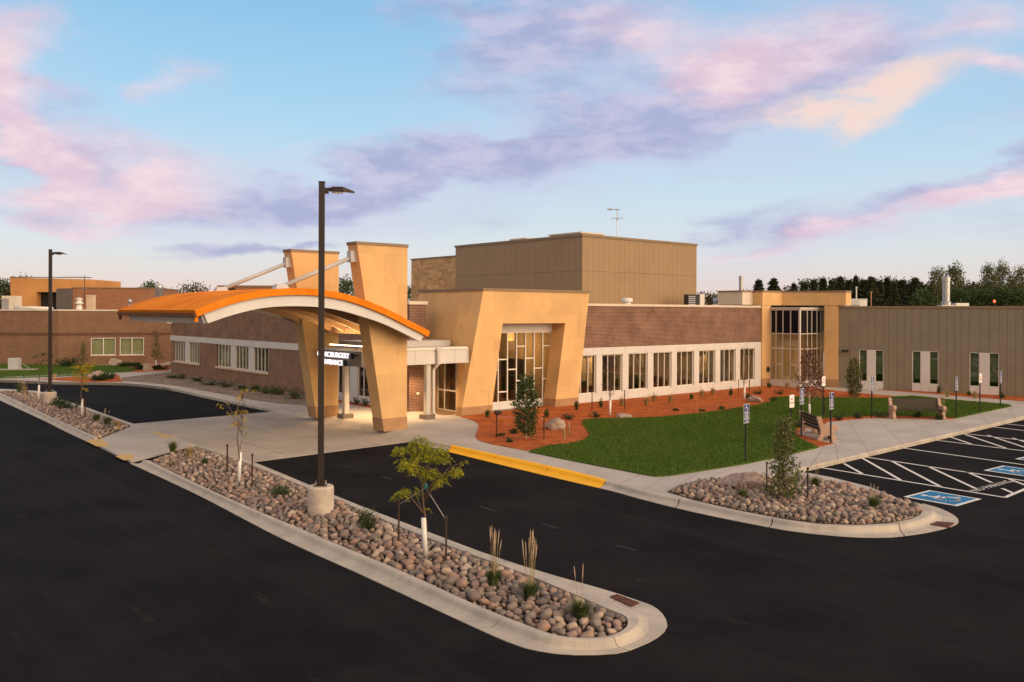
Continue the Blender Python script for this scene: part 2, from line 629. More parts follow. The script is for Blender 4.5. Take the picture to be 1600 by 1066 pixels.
M['asphalt'] = asphalt_mat()
M['concrete'] = mat('concrete', (.43, .395, .35), .85, .10, .5, .08, 45, .12)
M['slab'] = mat('drive_concrete', (.39, .345, .295), .85, .13, .35, .10, 30, .12, tint=(.46, .40, .33))
M['kerb'] = mat('kerb_concrete', (.47, .43, .375), .85, .20, 1.6, .16, 50, .3, tint=(.50, .45, .37))
M['base_concrete'] = mat('pole_base_concrete', (.52, .45, .37), .85, .16, 3.0, .12, 40, .25)
M['yellow'] = mat('yellow_paint', (.92, .47, .008), .6, .07, 1.5, .08, 60, .1)
M['worn_yellow'] = mat('worn_yellow_paint', (.66, .40, .07), .7, .12, 2.5, .15, 40, .1, tint=(.55, .40, .20))
M['soil'] = mat('dark_soil', (.07, .052, .04), .95, .3, 3, .3, 60, .4)
M['earth'] = mat('meadow', (.07, .085, .03), .95, .3, .05, .2, 2, .0)
M['lawn'] = mat('lawn_turf', (.055, .108, .009), .95, .28, .6, .3, 25, .4, tint=(.080, .135, .012))
M['mulch'] = mat('red_bark_mulch', (.40, .100, .020), .95, .28, 1.4, .4, 45, .7, bd=.03)
M['gravel'] = mat('gravel_bed', (.24, .19, .15), .95, .25, 1.0, .5, 14, .8, bd=.05)
M['gold'] = cast_stone('honey_stone', (.68, .435, .200))
M['gold_band'] = mat('brown_stone_band', (.40, .23, .115), .85, .12, 2, .08, 60, .15)
M['cap'] = mat('bronze_cap', (.24, .165, .10), .5, .06, 1, .04, 30, 0, spec=.4)
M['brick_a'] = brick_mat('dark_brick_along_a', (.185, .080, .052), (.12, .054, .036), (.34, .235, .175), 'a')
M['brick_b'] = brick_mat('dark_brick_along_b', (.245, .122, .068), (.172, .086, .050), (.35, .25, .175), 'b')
M['brick_pat'] = brick_mat('patterned_brick', (.62, .39, .19), (.42, .25, .12), (.50, .32, .16), 'b', .55, .20, .012, .3)
M['tan_brick'] = brick_mat('tan_brick', (.25, .142, .088), (.212, .118, .072), (.24, .15, .10), 'a', .3, .1, .008, .12)
M['orange_brick'] = mat('orange_stucco', (.52, .25, .085), .9, .14, .3, .05, 20, .1)
M['red_brick_far'] = brick_mat('far_brick', (.30, .14, .075), (.26, .12, .066), (.27, .15, .09), 'a', .3, .1, .006, .12)
M['grey_brick_far'] = mat('far_grey_brick', (.19, .15, .115), .9, .1, 1, .08, 30, .1)
M['white_panel'] = mat('white_metal_panel', (.64, .615, .57), .5, .05, .8, .03, 40, 0, spec=.4)
M['white_frame'] = mat('white_window_frame', (.74, .70, .62), .45, .04, 2, .02, 40, 0, spec=.4)
M['alu'] = mat('pale_aluminium', (.55, .51, .45), .4, .05, 2, .02, 40, 0, spec=.5)
M['sill'] = mat('buff_stone_sill', (.60, .46, .31), .8, .08, 2, .06, 40, .1)
M['coping'] = mat('cream_coping', (.66, .57, .46), .5, .05, 2, .03, 40, 0)
M['roof'] = mat('roof_membrane', (.33, .31, .28), .9, .1, 1, .05, 30, .05)
M['penthouse'] = mat('tan_metal_panel', (.31, .205, .110), .5, .05, .8, .03, 30, 0, spec=.35)
M['penthouse_side'] = M['penthouse']
M['olive'] = mat('olive_metal_panel', (.235, .200, .140), .5, .06, .8, .03, 30, 0, spec=.35)
M['joint'] = mat('joint_filler', (.22, .195, .165), .9, .1, 2, .1, 30, 0)
M['tan_band'] = brick_mat('dark_tan_band', (.16, .078, .043), (.13, .064, .036), (.15, .085, .05), 'a', .3, .1, .008, .12)
M['seam'] = mat('panel_seam', (.06, .05, .035), .8, .05, 1, .02, 30, 0)
M['orange_roof'] = mat('orange_roof_membrane', (.72, .205, .012), .85, .10, .9, .07, 25, .15, spec=.06, tint=(.80, .26, .02))
M['canopy_white'] = mat('white_canopy_fascia', (.66, .645, .625), .55, .05, 1, .03, 40, 0)
M['shade_panel'] = mat('shaded_fascia_panel', (.25, .215, .18), .6, .05, 1, .03, 40, 0)  # darker copy of the fascia panels, shade of the sign side put into the colour
M['canopy_grey'] = mat('pale_canopy_end', (.50, .47, .43), .55, .05, 1, .03, 40, 0)
M['timber'] = mat('brown_canopy_beam', (.40, .235, .125), .6, .12, 1.5, .08, 30, .1, stretch=(.3, 3, 3))
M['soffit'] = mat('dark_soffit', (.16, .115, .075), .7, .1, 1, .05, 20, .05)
M['gutter'] = mat('dark_bronze_gutter', (.17, .075, .035), .7, .08, 2, .04, 30, 0, spec=.08)
M['steel'] = mat('grey_painted_steel', (.47, .47, .47), .4, .05, 2, .03, 30, 0, spec=.4)
M['galv'] = mat('galvanised_steel', (.46, .45, .44), .32, .10, 3, .05, 30, 0, metal=.7, spec=.5)
M['pole'] = mat('dark_bronze_pole', (.026, .017, .012), .45, .08, 2, .05, 30, 0, spec=.45)
M['black'] = mat('black_steel', (.018, .017, .017), .5, .1, 4, .05, 40, 0, spec=.4)
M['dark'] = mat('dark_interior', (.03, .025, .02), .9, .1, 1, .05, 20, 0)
M['room'] = mat('beige_room_wall', (.46, .37, .27), .85, .06, .4, .03, 20, 0)
M['room_floor'] = mat('brown_room_floor', (.22, .15, .095), .5, .12, .8, .06, 20, 0)
M['ceiling'] = mat('white_room_ceiling', (.62, .57, .48), .85, .04, 1, .02, 20, 0)
M['chair'] = mat('dark_upholstery', (.075, .04, .028), .8, .15, 3, .08, 60, .1)
M['blind'] = mat('pale_green_blind', (.85, .84, .58), .8, .04, 1, .03, 30, 0)
M['sage'] = mat('sage_blind', (.82, .77, .61), .8, .04, 1, .03, 30, 0)
M['curtain'] = mat('dark_green_blind', (.26, .33, .25), .8, .08, 1, .05, 30, 0)
M['glass'] = glass_mat('window_glass', (.66, .60, .50), .05)
M['glass_dark'] = glass_mat('spandrel_glass', (.05, .055, .06), .10)
M['glass_green'] = glass_mat('green_window_glass', (.84, .87, .78), .06)
M['spandrel'] = mat('black_spandrel', (.007, .008, .011), .25, .05, 1, 0.02, 20, 0, spec=.12)
M['paint'] = mat('white_road_paint', (.70, .68, .64), .7, .06, 3, .12, 40, .1)
M['ada_blue'] = mat('blue_road_paint', (.008, .17, .37), .65, .08, 2, .10, 40, .1)
M['sign_blue'] = mat('blue_sign_face', (.010, .035, .17), .4, .03, 2, .02, 40, 0)
M['sign_white'] = mat('white_sign_face', (.80, .79, .76), .4, .03, 2, .02, 40, 0)
M['sign_red'] = mat('red_sign_ink', (.55, .03, .02), .5, .03, 2, .02, 40, 0)
M['grate'] = mat('rusty_iron_grate', (.13, .052, .03), .7, .25, 6, .15, 60, .3, metal=.2)
M['bench_wood'] = mat('brown_bench_plank', (.050, .032, .023), .6, .15, 2, .1, 40, .1, stretch=(.4, 6, 6))
M['bench_stone'] = mat('pink_bench_concrete', (.47, .31, .225), .85, .10, 4, .2, 80, .3)
M['bark'] = mat('young_bark', (.15, .10, .07), .9, .25, 6, .15, 60, .4, stretch=(3, 3, .6))
M['pale_bark'] = mat('pale_bark', (.50, .41, .32), .85, .2, 5, .1, 60, .3)
M['guard'] = mat('white_trunk_guard', (.78, .75, .70), .6, .04, 4, .03, 40, .05)
M['wire'] = mat('guy_wire', (.50, .50, .48), .4, .05, 4, .03, 40, 0, metal=.6)
M['stake'] = mat('rusty_stake', (.045, .025, .018), .7, .25, 6, .15, 40, .2)
M['strap'] = mat('teal_tree_strap', (.05, .25, .23), .6, .05, 4, .03, 40, 0)
M['boulder'] = mat('pink_granite', (.36, .23, .175), .85, .30, 3.5, .25, 30, .6, tint=(.48, .38, .32), bd=.03)
M['boulder_grey'] = mat('grey_granite', (.38, .31, .25), .85, .25, 3, .2, 30, .6, bd=.03)
M['seed'] = island_mat('seed_plume', [(0, (.42, .30, .18)), (1, (.55, .42, .27))], .9, False, 0)
M['dry_grass'] = island_mat('dry_grass', [(0, (.30, .22, .10)), (1, (.45, .36, .17))], .9, False, 0)
M['tuft'] = leaf_mat('grass_blade', [(0, (.035, .07, .018)), (.5, (.075, .12, .03)), (.85, (.14, .15, .05)), (1, (.30, .23, .10))], .2)
M['blade'] = leaf_mat('lawn_blade', [(0, (.038, .094, .006)), (.6, (.076, .158, .010)), (1, (.125, .19, .020))], .25, .38)
STONES = [(0, (.19, .15, .125)), (.10, (.31, .205, .155)), (.20, (.25, .20, .165)), (.30, (.43, .33, .25)), (.40, (.28, .22, .17)), (.50, (.145, .122, .108)), (.58, (.33, .225, .175)), (.68, (.23, .19, .16)), (.76, (.42, .34, .27)), (.84, (.21, .17, .145)), (.92, (.29, .21, .175)), (1.0, (.25, .21, .18))]
M['stone'] = island_mat('river_stone', STONES, .75, True, .35, 9)
M['stone_far'] = island_mat('river_stones', STONES, .75, False, .35, 9)
M['chips'] = island_mat('bark_chip', [(0, (.24, .052, .012)), (.5, (.44, .115, .022)), (1, (.58, .20, .05))], .95, False, 0)
M['locust'] = leaf_mat('locust_leaf', [(0, (.17, .20, .014)), (.5, (.31, .32, .022)), (1, (.48, .43, .04))], .4)
M['yellow_leaf'] = leaf_mat('yellow_leaf', [(0, (.33, .27, .03)), (.6, (.52, .37, .035)), (1, (.62, .42, .06))], .35)
M['green_leaf'] = leaf_mat('green_leaf', [(0, (.026, .052, .013)), (.6, (.06, .10, .026)), (1, (.13, .165, .055))], .3)
M['oak_leaf'] = leaf_mat('birch_leaf', [(0, (.06, .075, .02)), (.5, (.12, .14, .04)), (1, (.26, .25, .085))], .25)
M['olive_leaf'] = leaf_mat('olive_leaf', [(0, (.07, .085, .02)), (.6, (.12, .13, .035)), (1, (.18, .17, .06))], .25)
M['purple_leaf'] = leaf_mat('purple_leaf', [(0, (.07, .028, .020)), (.6, (.15, .060, .040)), (1, (.24, .12, .075))], .2)
M['needle'] = leaf_mat('dark_needle', [(0, (.014, .030, .010)), (.6, (.028, .054, .018)), (1, (.06, .09, .03))], .15)
M['pine_leaf'] = leaf_mat('pine_needle', [(0, (.024, .032, .012)), (.6, (.048, .056, .020)), (1, (.095, .092, .036))], .1)
M['autumn_leaf'] = leaf_mat('autumn_leaf', [(0, (.06, .05, .02)), (.5, (.10, .075, .03)), (1, (.16, .09, .045))], .2)
M['far_bark'] = mat('far_bark', (.06, .045, .032), .9, .2, 2, .1, 20, 0)
M['lamp_glow'] = emit_mat('lit_lamp_tube', (1.0, .72, .38), 7.0)
M['letter_glow'] = emit_mat('lit_letter_face', (1.0, .94, .97), .8)
M['lens'] = mat('lamp_lens', (.75, .74, .72), .25, .03, 2, .02, 30, 0)
M['ceil_glow'] = emit_mat('lit_ceiling_panel', (1.0, .76, .46), 60.0)
M['lobby_glow'] = emit_mat('lit_lobby_panel', (1.0, .76, .46), 26.0)
M['red_glow'] = emit_mat('red_beacon', (1.0, .06, .03), 4.0)
M['pendant_glow'] = emit_mat('lit_pendant', (1.0, .62, .22), 1.8)
# ================================================================== GROUND
def flat(name, pts, z0, z1, m, parent=None):
    mb = MB()
    mb.prism([(p.x, p.y) for p in pts], z0, z1)
    return struct(mb.build(name, m, parent))


def sites(px, z=0.0):
    return [site(x, y, z) for x, y in px]


def smooth_line(pts, step=.5, closed=False):
    """Catmull-Rom through 2D/3D points, resampled"""
    out = []
    n = len(pts)
    rng = range(n if closed else n - 1)
    for i in rng:
        p0 = pts[(i - 1) % n] if closed or i > 0 else pts[0]
        p1, p2 = pts[i], pts[(i + 1) % n]
        p3 = pts[(i + 2) % n] if closed or i + 2 < n else pts[-1]
        k = max(1, int((p2 - p1).length / step))
        for j in range(k):
            t = j / k
            out.append(.5 * ((2 * p1) + (p2 - p0) * t + (2 * p0 - 5 * p1 + 4 * p2 - p3) * t * t + (3 * p1 - p0 - 3 * p2 + p3) * t ** 3))
    if not closed:
        out.append(pts[-1])
    return out


o = MB()
o.lathe([(3000, -.10), (3000, -.06)], 48)
struct(o.build('ground', M['earth']))
flat('parking_asphalt', [Vector((-90, -40, 0)), Vector((90, -40, 0)), Vector((90, 78, 0)), Vector((-90, 78, 0))], -.05, 0, M['asphalt'])

KERB = [(0, -.03), (0, .012), (.46, .022), (.60, .055), (.68, .125), (.74, .148), (.80, .15), (1, .15), (1, -.03)]
NARROW = [(0, -.03), (0, .10), (.15, .14), (.35, .15), (1, .15), (1, -.03)]
RAMP = [(0, -.03), (0, .006), (.5, .08), (1, .15), (1, -.03)]


def paired(pairs, step=.35):
    outer = [site(x, y, 0) for (x, y), _ in pairs]
    inner = [site(x, y, .15) for _, (x, y) in pairs]
    oo, ii = [], []
    n = len(pairs)
    for i in range(n - 1):
        k = max(2, int(max((outer[i + 1] - outer[i]).length, (inner[i + 1] - inner[i]).length) / step))
        for lst, out in ((outer, oo), (inner, ii)):
            p0, p1, p2, p3 = lst[max(i - 1, 0)], lst[i], lst[i + 1], lst[min(i + 2, n - 1)]
            for j in range(k):
                t = j / k
                out.append(.5 * ((2 * p1) + (p2 - p0) * t + (2 * p0 - 5 * p1 + 4 * p2 - p3) * t * t + (3 * p1 - p0 - 3 * p2 + p3) * t ** 3))
    oo.append(outer[-1])
    ii.append(inner[-1])
    return oo, ii


def kerb(name, pairs, profs, length=3.0, colour=None):
    """kerb cast in lengths with open joints; each length is a part. profs: one profile, or a list of them per pair span"""
    oo, ii = paired(pairs)
    root = struct(link(name, None))
    root.location = oo[0]
    base = Vector(oo[0])
    base.z = 0
    i = 0
    n = len(oo)
    wob = 0
    while i < n - 1:
        j = i
        acc = 0
        lim = length * (0.92 + .16 * random.random())
        while j < n - 1 and acc < lim:
            acc += (oo[j + 1] - oo[j]).length
            j += 1
        if n - 1 - j < 3:
            j = n - 1
        mb = MB()
        pr = profs
        rows = []
        for k in range(i, j + 1):
            a, b = Vector(oo[k]), Vector(ii[k])
            if k == i and i > 0:
                a, b = a.lerp(oo[k + 1], .045), b.lerp(ii[k + 1], .045)
            if k == j and j < n - 1:
                a, b = a.lerp(oo[k - 1], .045), b.lerp(ii[k - 1], .045)
            row = []
            for t, z in pr:
                p = a.lerp(b, t) - base
                row.append((p.x, p.y, z))
            rows.append(row)
        m = len(pr)
        for r_ in rows:
            mb.v.extend(r_)
        for k in range(len(rows) - 1):
            for q in range(m):
                a0, a1 = k * m + q, k * m + (q + 1) % m
                mb.f.append((a0, a1, a1 + m, a0 + m))
        mb.f.append(tuple(range(m))[::-1])
        mb.f.append(tuple((len(rows) - 1) * m + q for q in range(m)))
        mid = (i + j) / 2 / (n - 1)
        mt = colour(oo[(i + j) // 2]) if colour else M['kerb']
        mb.build('kerb_length', mt, root)
        i = j
    return root, oo, ii


# --- driveway island, long bed
isl_near = [((203, 724.5), (232, 719.5)), ((305, 771.9), (337, 769.5)), ((436.2, 840), (486, 833)), ((567.5, 900), (627, 892)), ((691.3, 957.8), (745, 945.5)),
            ((791.3, 1003), (832, 980)), ((841, 1018), (869, 992.3)), ((897.5, 1024), (902, 996.3)), ((963, 1021.9), (938, 995.5)), ((997.5, 1011.6), (960, 991.5)),
            ((1028.8, 996), (976, 982.5)), ((1042.8, 978.8), (981, 974.5)), ((1035, 960), (978.8, 964)), ((1019, 947.5), (966, 957.5)), ((997.5, 939.7), (938, 946))]
isl_far = [((997.5, 939.7), (950, 944)), ((950.6, 924), (913, 935)), ((872.5, 902), (852, 909)), ((810, 883), (790, 885)), ((747.5, 861.6), (728, 862.5)), ((653.8, 826), (638, 828)),
           ((560, 789.7), (545, 788.5)), ((480, 757), (468, 757.5)), ((394, 722), (384, 723)), ((312, 696), (304, 696.5))]
_, o1, i1 = kerb('island_kerb', isl_near + isl_far[1:], KERB, 2.8)
bed1 = i1
isl2_near = [((136, 690.5), (153, 683.5)), ((100, 673.5), (118, 668.5)), ((65, 655.9), (86, 654.4)), ((0, 625.8), (24, 624.8)), ((-20, 615.5), (2, 615)), ((-30, 610.5), (-6, 612.5)), ((-20, 608.3), (0, 611.2)), ((0, 608.0), (12, 610.9))]
isl2_far = [((0, 608.0), (12, 610.9)), ((43.9, 610), (42, 612.6)), ((68, 613.5), (65, 615.8)), ((107, 628), (103, 630)), ((134.9, 636.8), (130, 638.4)), ((162.5, 646.8), (158, 648.6)), ((208, 662.5), (203, 663.6))]
_, o3, i3 = kerb('island_kerb', isl2_near + isl2_far[1:], KERB, 3.5)
bed2 = i3

# --- kerb of the building side
left_pairs = [((-250, 592.5), (-250, 589.6)), ((0, 596.8), (0, 594)), ((40, 598.3), (40, 595.4)), ((88, 600.3), (88, 597.3)), ((131, 600.8), (131, 597.8)), ((188.8, 602), (190, 599)),
              ((257.5, 608.9), (259, 605.5)), ((334.5, 625.4), (339, 621.5)), ((426.6, 644.6), (434, 640.5))]
_, o5, i5 = kerb('driveway_kerb', left_pairs, NARROW, 5.0)
ramp_pairs = [((426.6, 644.6), (434, 640.5)), ((477, 653), (489, 647)), ((505, 659), (518, 653)), ((560, 671.5), (576, 664.5)), ((620, 685.5), (637, 678)), ((640, 690), (652, 686.3))]
_, o6, i6 = kerb('flush_kerb', ramp_pairs, RAMP, 3.5)
right_pairs = [((640, 690), (652, 686.3)), ((689.7, 703.5), (698, 693.6)), ((760, 721), (780, 710.8)), ((827, 737.4), (850, 725.8)), ((892.8, 753), (915, 740.6)), ((960, 768.7), (970, 756.2)), ((1000, 780), (1009, 767)),
               ((1075, 798.7), (1083, 781.5)), ((1150, 814.5), (1160, 799)), ((1225, 828.7), (1232, 812.3)), ((1278.6, 835.5), (1282, 818.8)), ((1337.5, 840), (1338, 820.5)), ((1393.7, 840), (1388, 818.2)),
               ((1450, 832.5), (1424, 811)), ((1487.5, 823), (1438, 804)), ((1498, 815.6), (1442.5, 798.7)), ((1491, 806), (1441, 794)), ((1468.7, 795), (1436, 790.5)), ((1442.5, 787.5), (1428, 788))]
y0_, y1_ = site(688, 702).dot(BX), site(897, 754).dot(BX)
_, o7, i7 = kerb('driveway_kerb', right_pairs, KERB, 2.6, lambda p: M['yellow'] if y1_ - .3 < p.dot(BX) < y0_ + .5 and p.dot(AX) < site(900, 753).dot(AX) + 2 else M['kerb'])
pk0, pk1 = site(1240, 741.7), site(1600, 656)
pk_dir = (pk1 - pk0).normalized()
pk_in = Vector((-pk_dir.y, pk_dir.x, 0))
pk_far = pk0 + pk_dir * 75

site_poly = list(i5) + list(i6[1:]) + list(i7[1:]) + sites([(1356, 760), (1300, 746)], .15) + [pk0 + pk_in * .16, pk_far + pk_in * .16, pk_far + BX * 80, W(-10, 130), i5[0] + Vector((-6, 60, 0))]
flat('sidewalk', site_poly, -.03, .15, M['concrete'])
# straight kerb between the walk and the accessible stalls
root = struct(link('parking_kerb', None))
root.location = pk0
L_ = 75.0
k = 0
while k < 25:
    a, b = k * 3.0 + .008, (k + 1) * 3.0 - .008
    mb = MB()
    sec = [(0, -.03), (0, .10), (.03, .142), (.06, .15), (.155, .15), (.155, -.03)]
    for s_ in (a, b):
        for u, z in sec:
            p = pk_dir * s_ + pk_in * u
            mb.v.append((p.x, p.y, z))
    n = len(sec)
    for q in range(n):
        mb.f.append((q, (q + 1) % n, (q + 1) % n + n, q + n))
    mb.f.append(tuple(range(n)))
    mb.f.append(tuple(range(n, 2 * n))[::-1])
    mb.build('kerb_length', M['kerb'], root)
    k += 1

# --- concrete drive under the canopy, cast in panels
qa, qb, qc, qd = site(207, 662.6), site(433, 642.8), site(658, 688.6), site(379, 725)
root = struct(link('drive_slab', None))
root.location = qa
NU, NV = 4, 3
for i in range(NU):
    for j in range(NV):
        def bl(u, v):
            return (qa.lerp(qd, v)).lerp(qb.lerp(qc, v), u) - qa
        g = .0016
        c = [bl(i / NU + g, j / NV + g), bl((i + 1) / NU - g, j / NV + g), bl((i + 1) / NU - g, (j + 1) / NV - g), bl(i / NU + g, (j + 1) / NV - g)]
        MB().prism([(p.x, p.y) for p in c], -.03, .010 + .002 * ((i + j) % 2)).build('concrete_panel', M['slab'], root)
flat('island_crossing', sites([(137.5, 690.6), (206, 663.6), (306, 696.6), (205, 723.8)]), -.03, .06, M['concrete'])
for i, px in enumerate(([(135.5, 690), (146, 682.5), (156, 684.2), (171, 695.2), (167, 698.6), (150, 697.5)], [(180.5, 713.4), (194, 709.8), (209.4, 711.3), (207.5, 717.5), (194, 719.7)], [(231.4, 672.6), (240, 674.6), (266, 680.2), (267, 683.6), (256, 684.6)])):
    flat('yellow_ramp_paint', sites(px, .06), .062, .066, M['worn_yellow'])

# --- planting beds
flat('island_bed_soil', bed1, -.02, .075, M['soil'])
flat('island_bed_soil', bed2, -.02, .075, M['soil'])
nose_bed = sites([(1042, 769), (1083, 781.5), (1160, 799), (1232, 812.3), (1282, 818.8), (1338, 820.5), (1388, 818.2), (1424, 811), (1438, 804), (1442, 798), (1437, 791), (1375, 772.5), (1318, 759), (1270, 749), (1225, 746.5), (1150, 748.5), (1094, 752), (1060, 761)], .15)
flat('nose_bed_soil', nose_bed, .10, .158, M['soil'])
flat('mulch_bed', sites([(719, 651), (740, 657.5), (747, 662), (748.5, 669), (744, 678), (743, 684), (749, 689), (770, 695), (824, 704.8), (880, 697), (930, 682), (960, 668), (1000, 664), (1150, 650), (1215, 636), (1300, 627), (1398, 620.6), (1398.7, 619.5), (1320, 612.5), (1272, 606.5)], .15)
     + [W(33.6, .1), W(31, 2.7), W(13, 2.7), W(7, 2.4)], .10, .170, M['mulch'])
flat('mulch_bed', sites([(1302, 693.5), (1278, 699), (1264, 692), (1245, 684), (1238, 675), (1248, 663), (1270, 654), (1301, 651.2), (1341, 648.7), (1384, 647.2), (1465, 649.7), (1498, 652), (1488, 655.4), (1460, 655.4), (1390, 653.6), (1355, 653.6), (1320, 657), (1292, 660), (1284, 668), (1290, 682)], .15), .10, .168, M['mulch'])
flat('mulch_bed', sites([(1374, 609), (1460, 616), (1600, 627.4), (1720, 638)], .15) + [PC + CX * 9, PC - CX * 4], .10, .168, M['mulch'])
lawn_px = [(826, 705), (894.6, 719), (960, 731.5), (1010, 741), (1026, 743.4), (1050, 741.5), (1093.7, 735), (1165, 723.7), (1202.5, 716), (1278, 698.6), (1264, 692), (1246, 684), (1240, 675), (1250, 664), (1270, 655), (1301, 652.5), (1341, 650), (1384, 648.5), (1465, 651), (1494, 652.7),
           (1581, 634), (1571, 631.4), (1499, 625.7), (1427.5, 618.5), (1400, 620), (1384, 622), (1312, 621.4), (1260, 620), (1220, 620), (1206, 622.5), (1204, 627.5), (1185, 632.5), (1110, 643.7), (1035, 651.5), (960, 653.8), (935, 653.8), (914, 656), (909.6, 662), (917, 671), (922, 680), (912.6, 687.6), (890, 692.8), (860, 695.8)]
lawn_poly = sites(lawn_px, .19)
flat('lawn', lawn_poly, .10, .19, M['lawn'])
left_lawn = sites([(-150, 592), (8, 590.8), (80, 588.3), (119, 586.8), (140, 586.2), (205, 580.5), (216, 577), (200, 572.5), (160, 571), (60, 566), (-150, 562)], .19)
flat('lawn', left_lawn, .10, .19, M['lawn'])
flat('mulch_bed', sites([(60, 592.6), (120, 588.5), (185, 586), (192, 597), (130, 597.2), (80, 594)], .15), .10, .166, M['mulch'])
flat('mulch_bed', sites([(190, 583.5), (262, 580), (270, 573), (262, 570), (190, 571)], .15), .10, .166, M['mulch'])
e1, e2 = site(8, 590.4, .15), site(268, 580.8, .15)
ed = (e2 - e1).normalized()
en = Vector((-ed.y, ed.x, 0)) * .35
flat('mowing_strip', [e1 - en, e2 - en, e2 + en, e1 + en], .12, .20, M['concrete'])
gravel_poly = sites([(188, 596.5), (192, 590.5), (262, 582.3)], .15) + [W(4.7, 38), W(4.7, 12.6)] + sites([(484, 634), (440, 631.5), (395, 625), (340, 614.5), (274, 602.5), (205, 596)], .15)
flat('gravel_bed', gravel_poly, .10, .175, M['gravel'])
flat('mulch_bed', [W(4.0, 12.8), W(4.7, 12.8), W(4.7, 5.6), W(4.0, 5.6)], .10, .168, M['mulch'])

# --- control joints of the walks, thin recess lines filled dark
mb = MB()
def joint(p, q, z=.1515, w=.008):
    d = (q - p).normalized()
    n_ = Vector((-d.y, d.x, 0)) * w
    mb.add([(v.x, v.y, z) for v in (p - n_, q - n_, q + n_, p + n_)], [(0, 1, 2, 3)])
for pa, pb in (((655, 688), (748, 669)), ((700, 695.5), (770, 694)), ((775, 713), (800, 700)), ((845, 728), (872, 714)), ((912, 742), (945, 728)), ((968, 755), (1005, 740)), ((1005, 766), (1045, 741)), ((1045, 768), (1100, 733)),
               ((1100, 749), (1165, 723.5)), ((1185, 746), (1230, 709)), ((1262, 735), (1290, 694)), ((1310, 722), (1304, 690)), ((1360, 711), (1325, 657)), ((1415, 698), (1370, 654)), ((1465, 687), (1425, 655)), ((1510, 677), (1485, 655)), ((1550, 667), (1530, 647)), ((1590, 658), (1575, 637)),
               ((1310, 690), (1500, 655)), ((1290, 702), (1550, 643)), ((0, 593.5), (10, 591)), ((190, 598.5), (205, 596)), ((260, 605), (276, 602)), ((338, 621), (352, 617)), ((395, 632), (410, 628))):
    joint(site(*pa, .15), site(*pb, .15))
struct(mb.build('walk_joint_line', M['joint']))

# --- lane and stall markings
ZM = .004


def stroke(p, q, w=.10, name='parking_line', m=None):
    d = (q - p).normalized()
    n_ = Vector((-d.y, d.x, 0)) * w / 2
    return flat(name, [p - n_, q - n_, q + n_, p + n_], .0005, ZM, m or M['paint'])


for pa, pb in (((1285, 731.2), (1570, 777.5)), ((1354, 714.6), (1612, 753.2)), ((1570, 777.5), (1612, 760)), ((1318.7, 724.5), (1346.9, 740.2)), ((1347.5, 716), (1406.9, 750)), ((1393, 720.5), (1471, 761.3)), ((1450, 728.8), (1523.5, 763.2)), ((1511.5, 737.8), (1549, 754.2)),
               ((1566, 763.4), (1583.5, 770.9)), ((1576, 748.3), (1606, 760)), ((1411.8, 700.3), (1640, 732)), ((1465, 688.3), (1660, 712)), ((1506, 677.5), (1660, 695.5)), ((1485.6, 683.3), (1517.5, 693.8)), ((1507.8, 679), (1571.5, 700.3)), ((1543, 680), (1622, 706)), ((1582, 684.5), (1640, 703)), ((1549, 666.9), (1660, 680)), ((1570, 662.2), (1660, 672))):
    stroke(site(*pa), site(*pb))


M['ghost'] = mat('worn_off_paint', (.019, .018, .018), .85, .35, 4, .4, 30, .1)
for pa, pb in (((537, 727), (547, 730.5)), ((597, 744.5), (612, 749)), ((750, 791.5), (773, 798.5)), ((848, 818.5), (872, 826)), ((963, 852.5), (994, 860.5))):
    stroke(site(*pa), site(*pb), .09, 'worn_dash', M['ghost'])


def stroke2(mb, pts, w, z, fr):
    """polyline in the local frame fr(u, v) drawn with width w"""
    for (u0, v0), (u1, v1) in zip(pts[:-1], pts[1:]):
        d = Vector((u1 - u0, v1 - v0))
        if d.length < 1e-6:
            continue
        d.normalize()
        n_ = Vector((-d.y, d.x)) * w / 2
        e = d * w * .3
        c = [(u0 - e.x - n_.x, v0 - e.y - n_.y), (u1 + e.x - n_.x, v1 + e.y - n_.y), (u1 + e.x + n_.x, v1 + e.y + n_.y), (u0 - e.x + n_.x, v0 - e.y + n_.y)]
        mb.add([fr(a, b, z) for a, b in c], [(0, 1, 2, 3)])


def wheelchair(mb, s, fr, z, w=.085):
    """seated figure with wheel, unit square scaled by s"""
    q = lambda pts: [(x * s, y * s) for x, y in pts]
    n = 14
    mb.add([fr((-.10 + .085 * cos(2 * pi * k / n)) * s, (.40 + .085 * sin(2 * pi * k / n)) * s, z) for k in range(n)], [tuple(range(n))])
    stroke2(mb, q([(-.10, .27), (-.08, -.02), (.16, -.02), (.27, -.27), (.37, -.23)]), w * s, z, fr)
    stroke2(mb, q([(-.09, .13), (.14, .13)]), w * s * .8, z + .0004, fr)
    arc = [(-.05 + .27 * cos(R(t)), -.14 + .27 * sin(R(t))) for t in range(120, 345, 18)]
    stroke2(mb, q(arc), w * s * .9, z + .0008, fr)


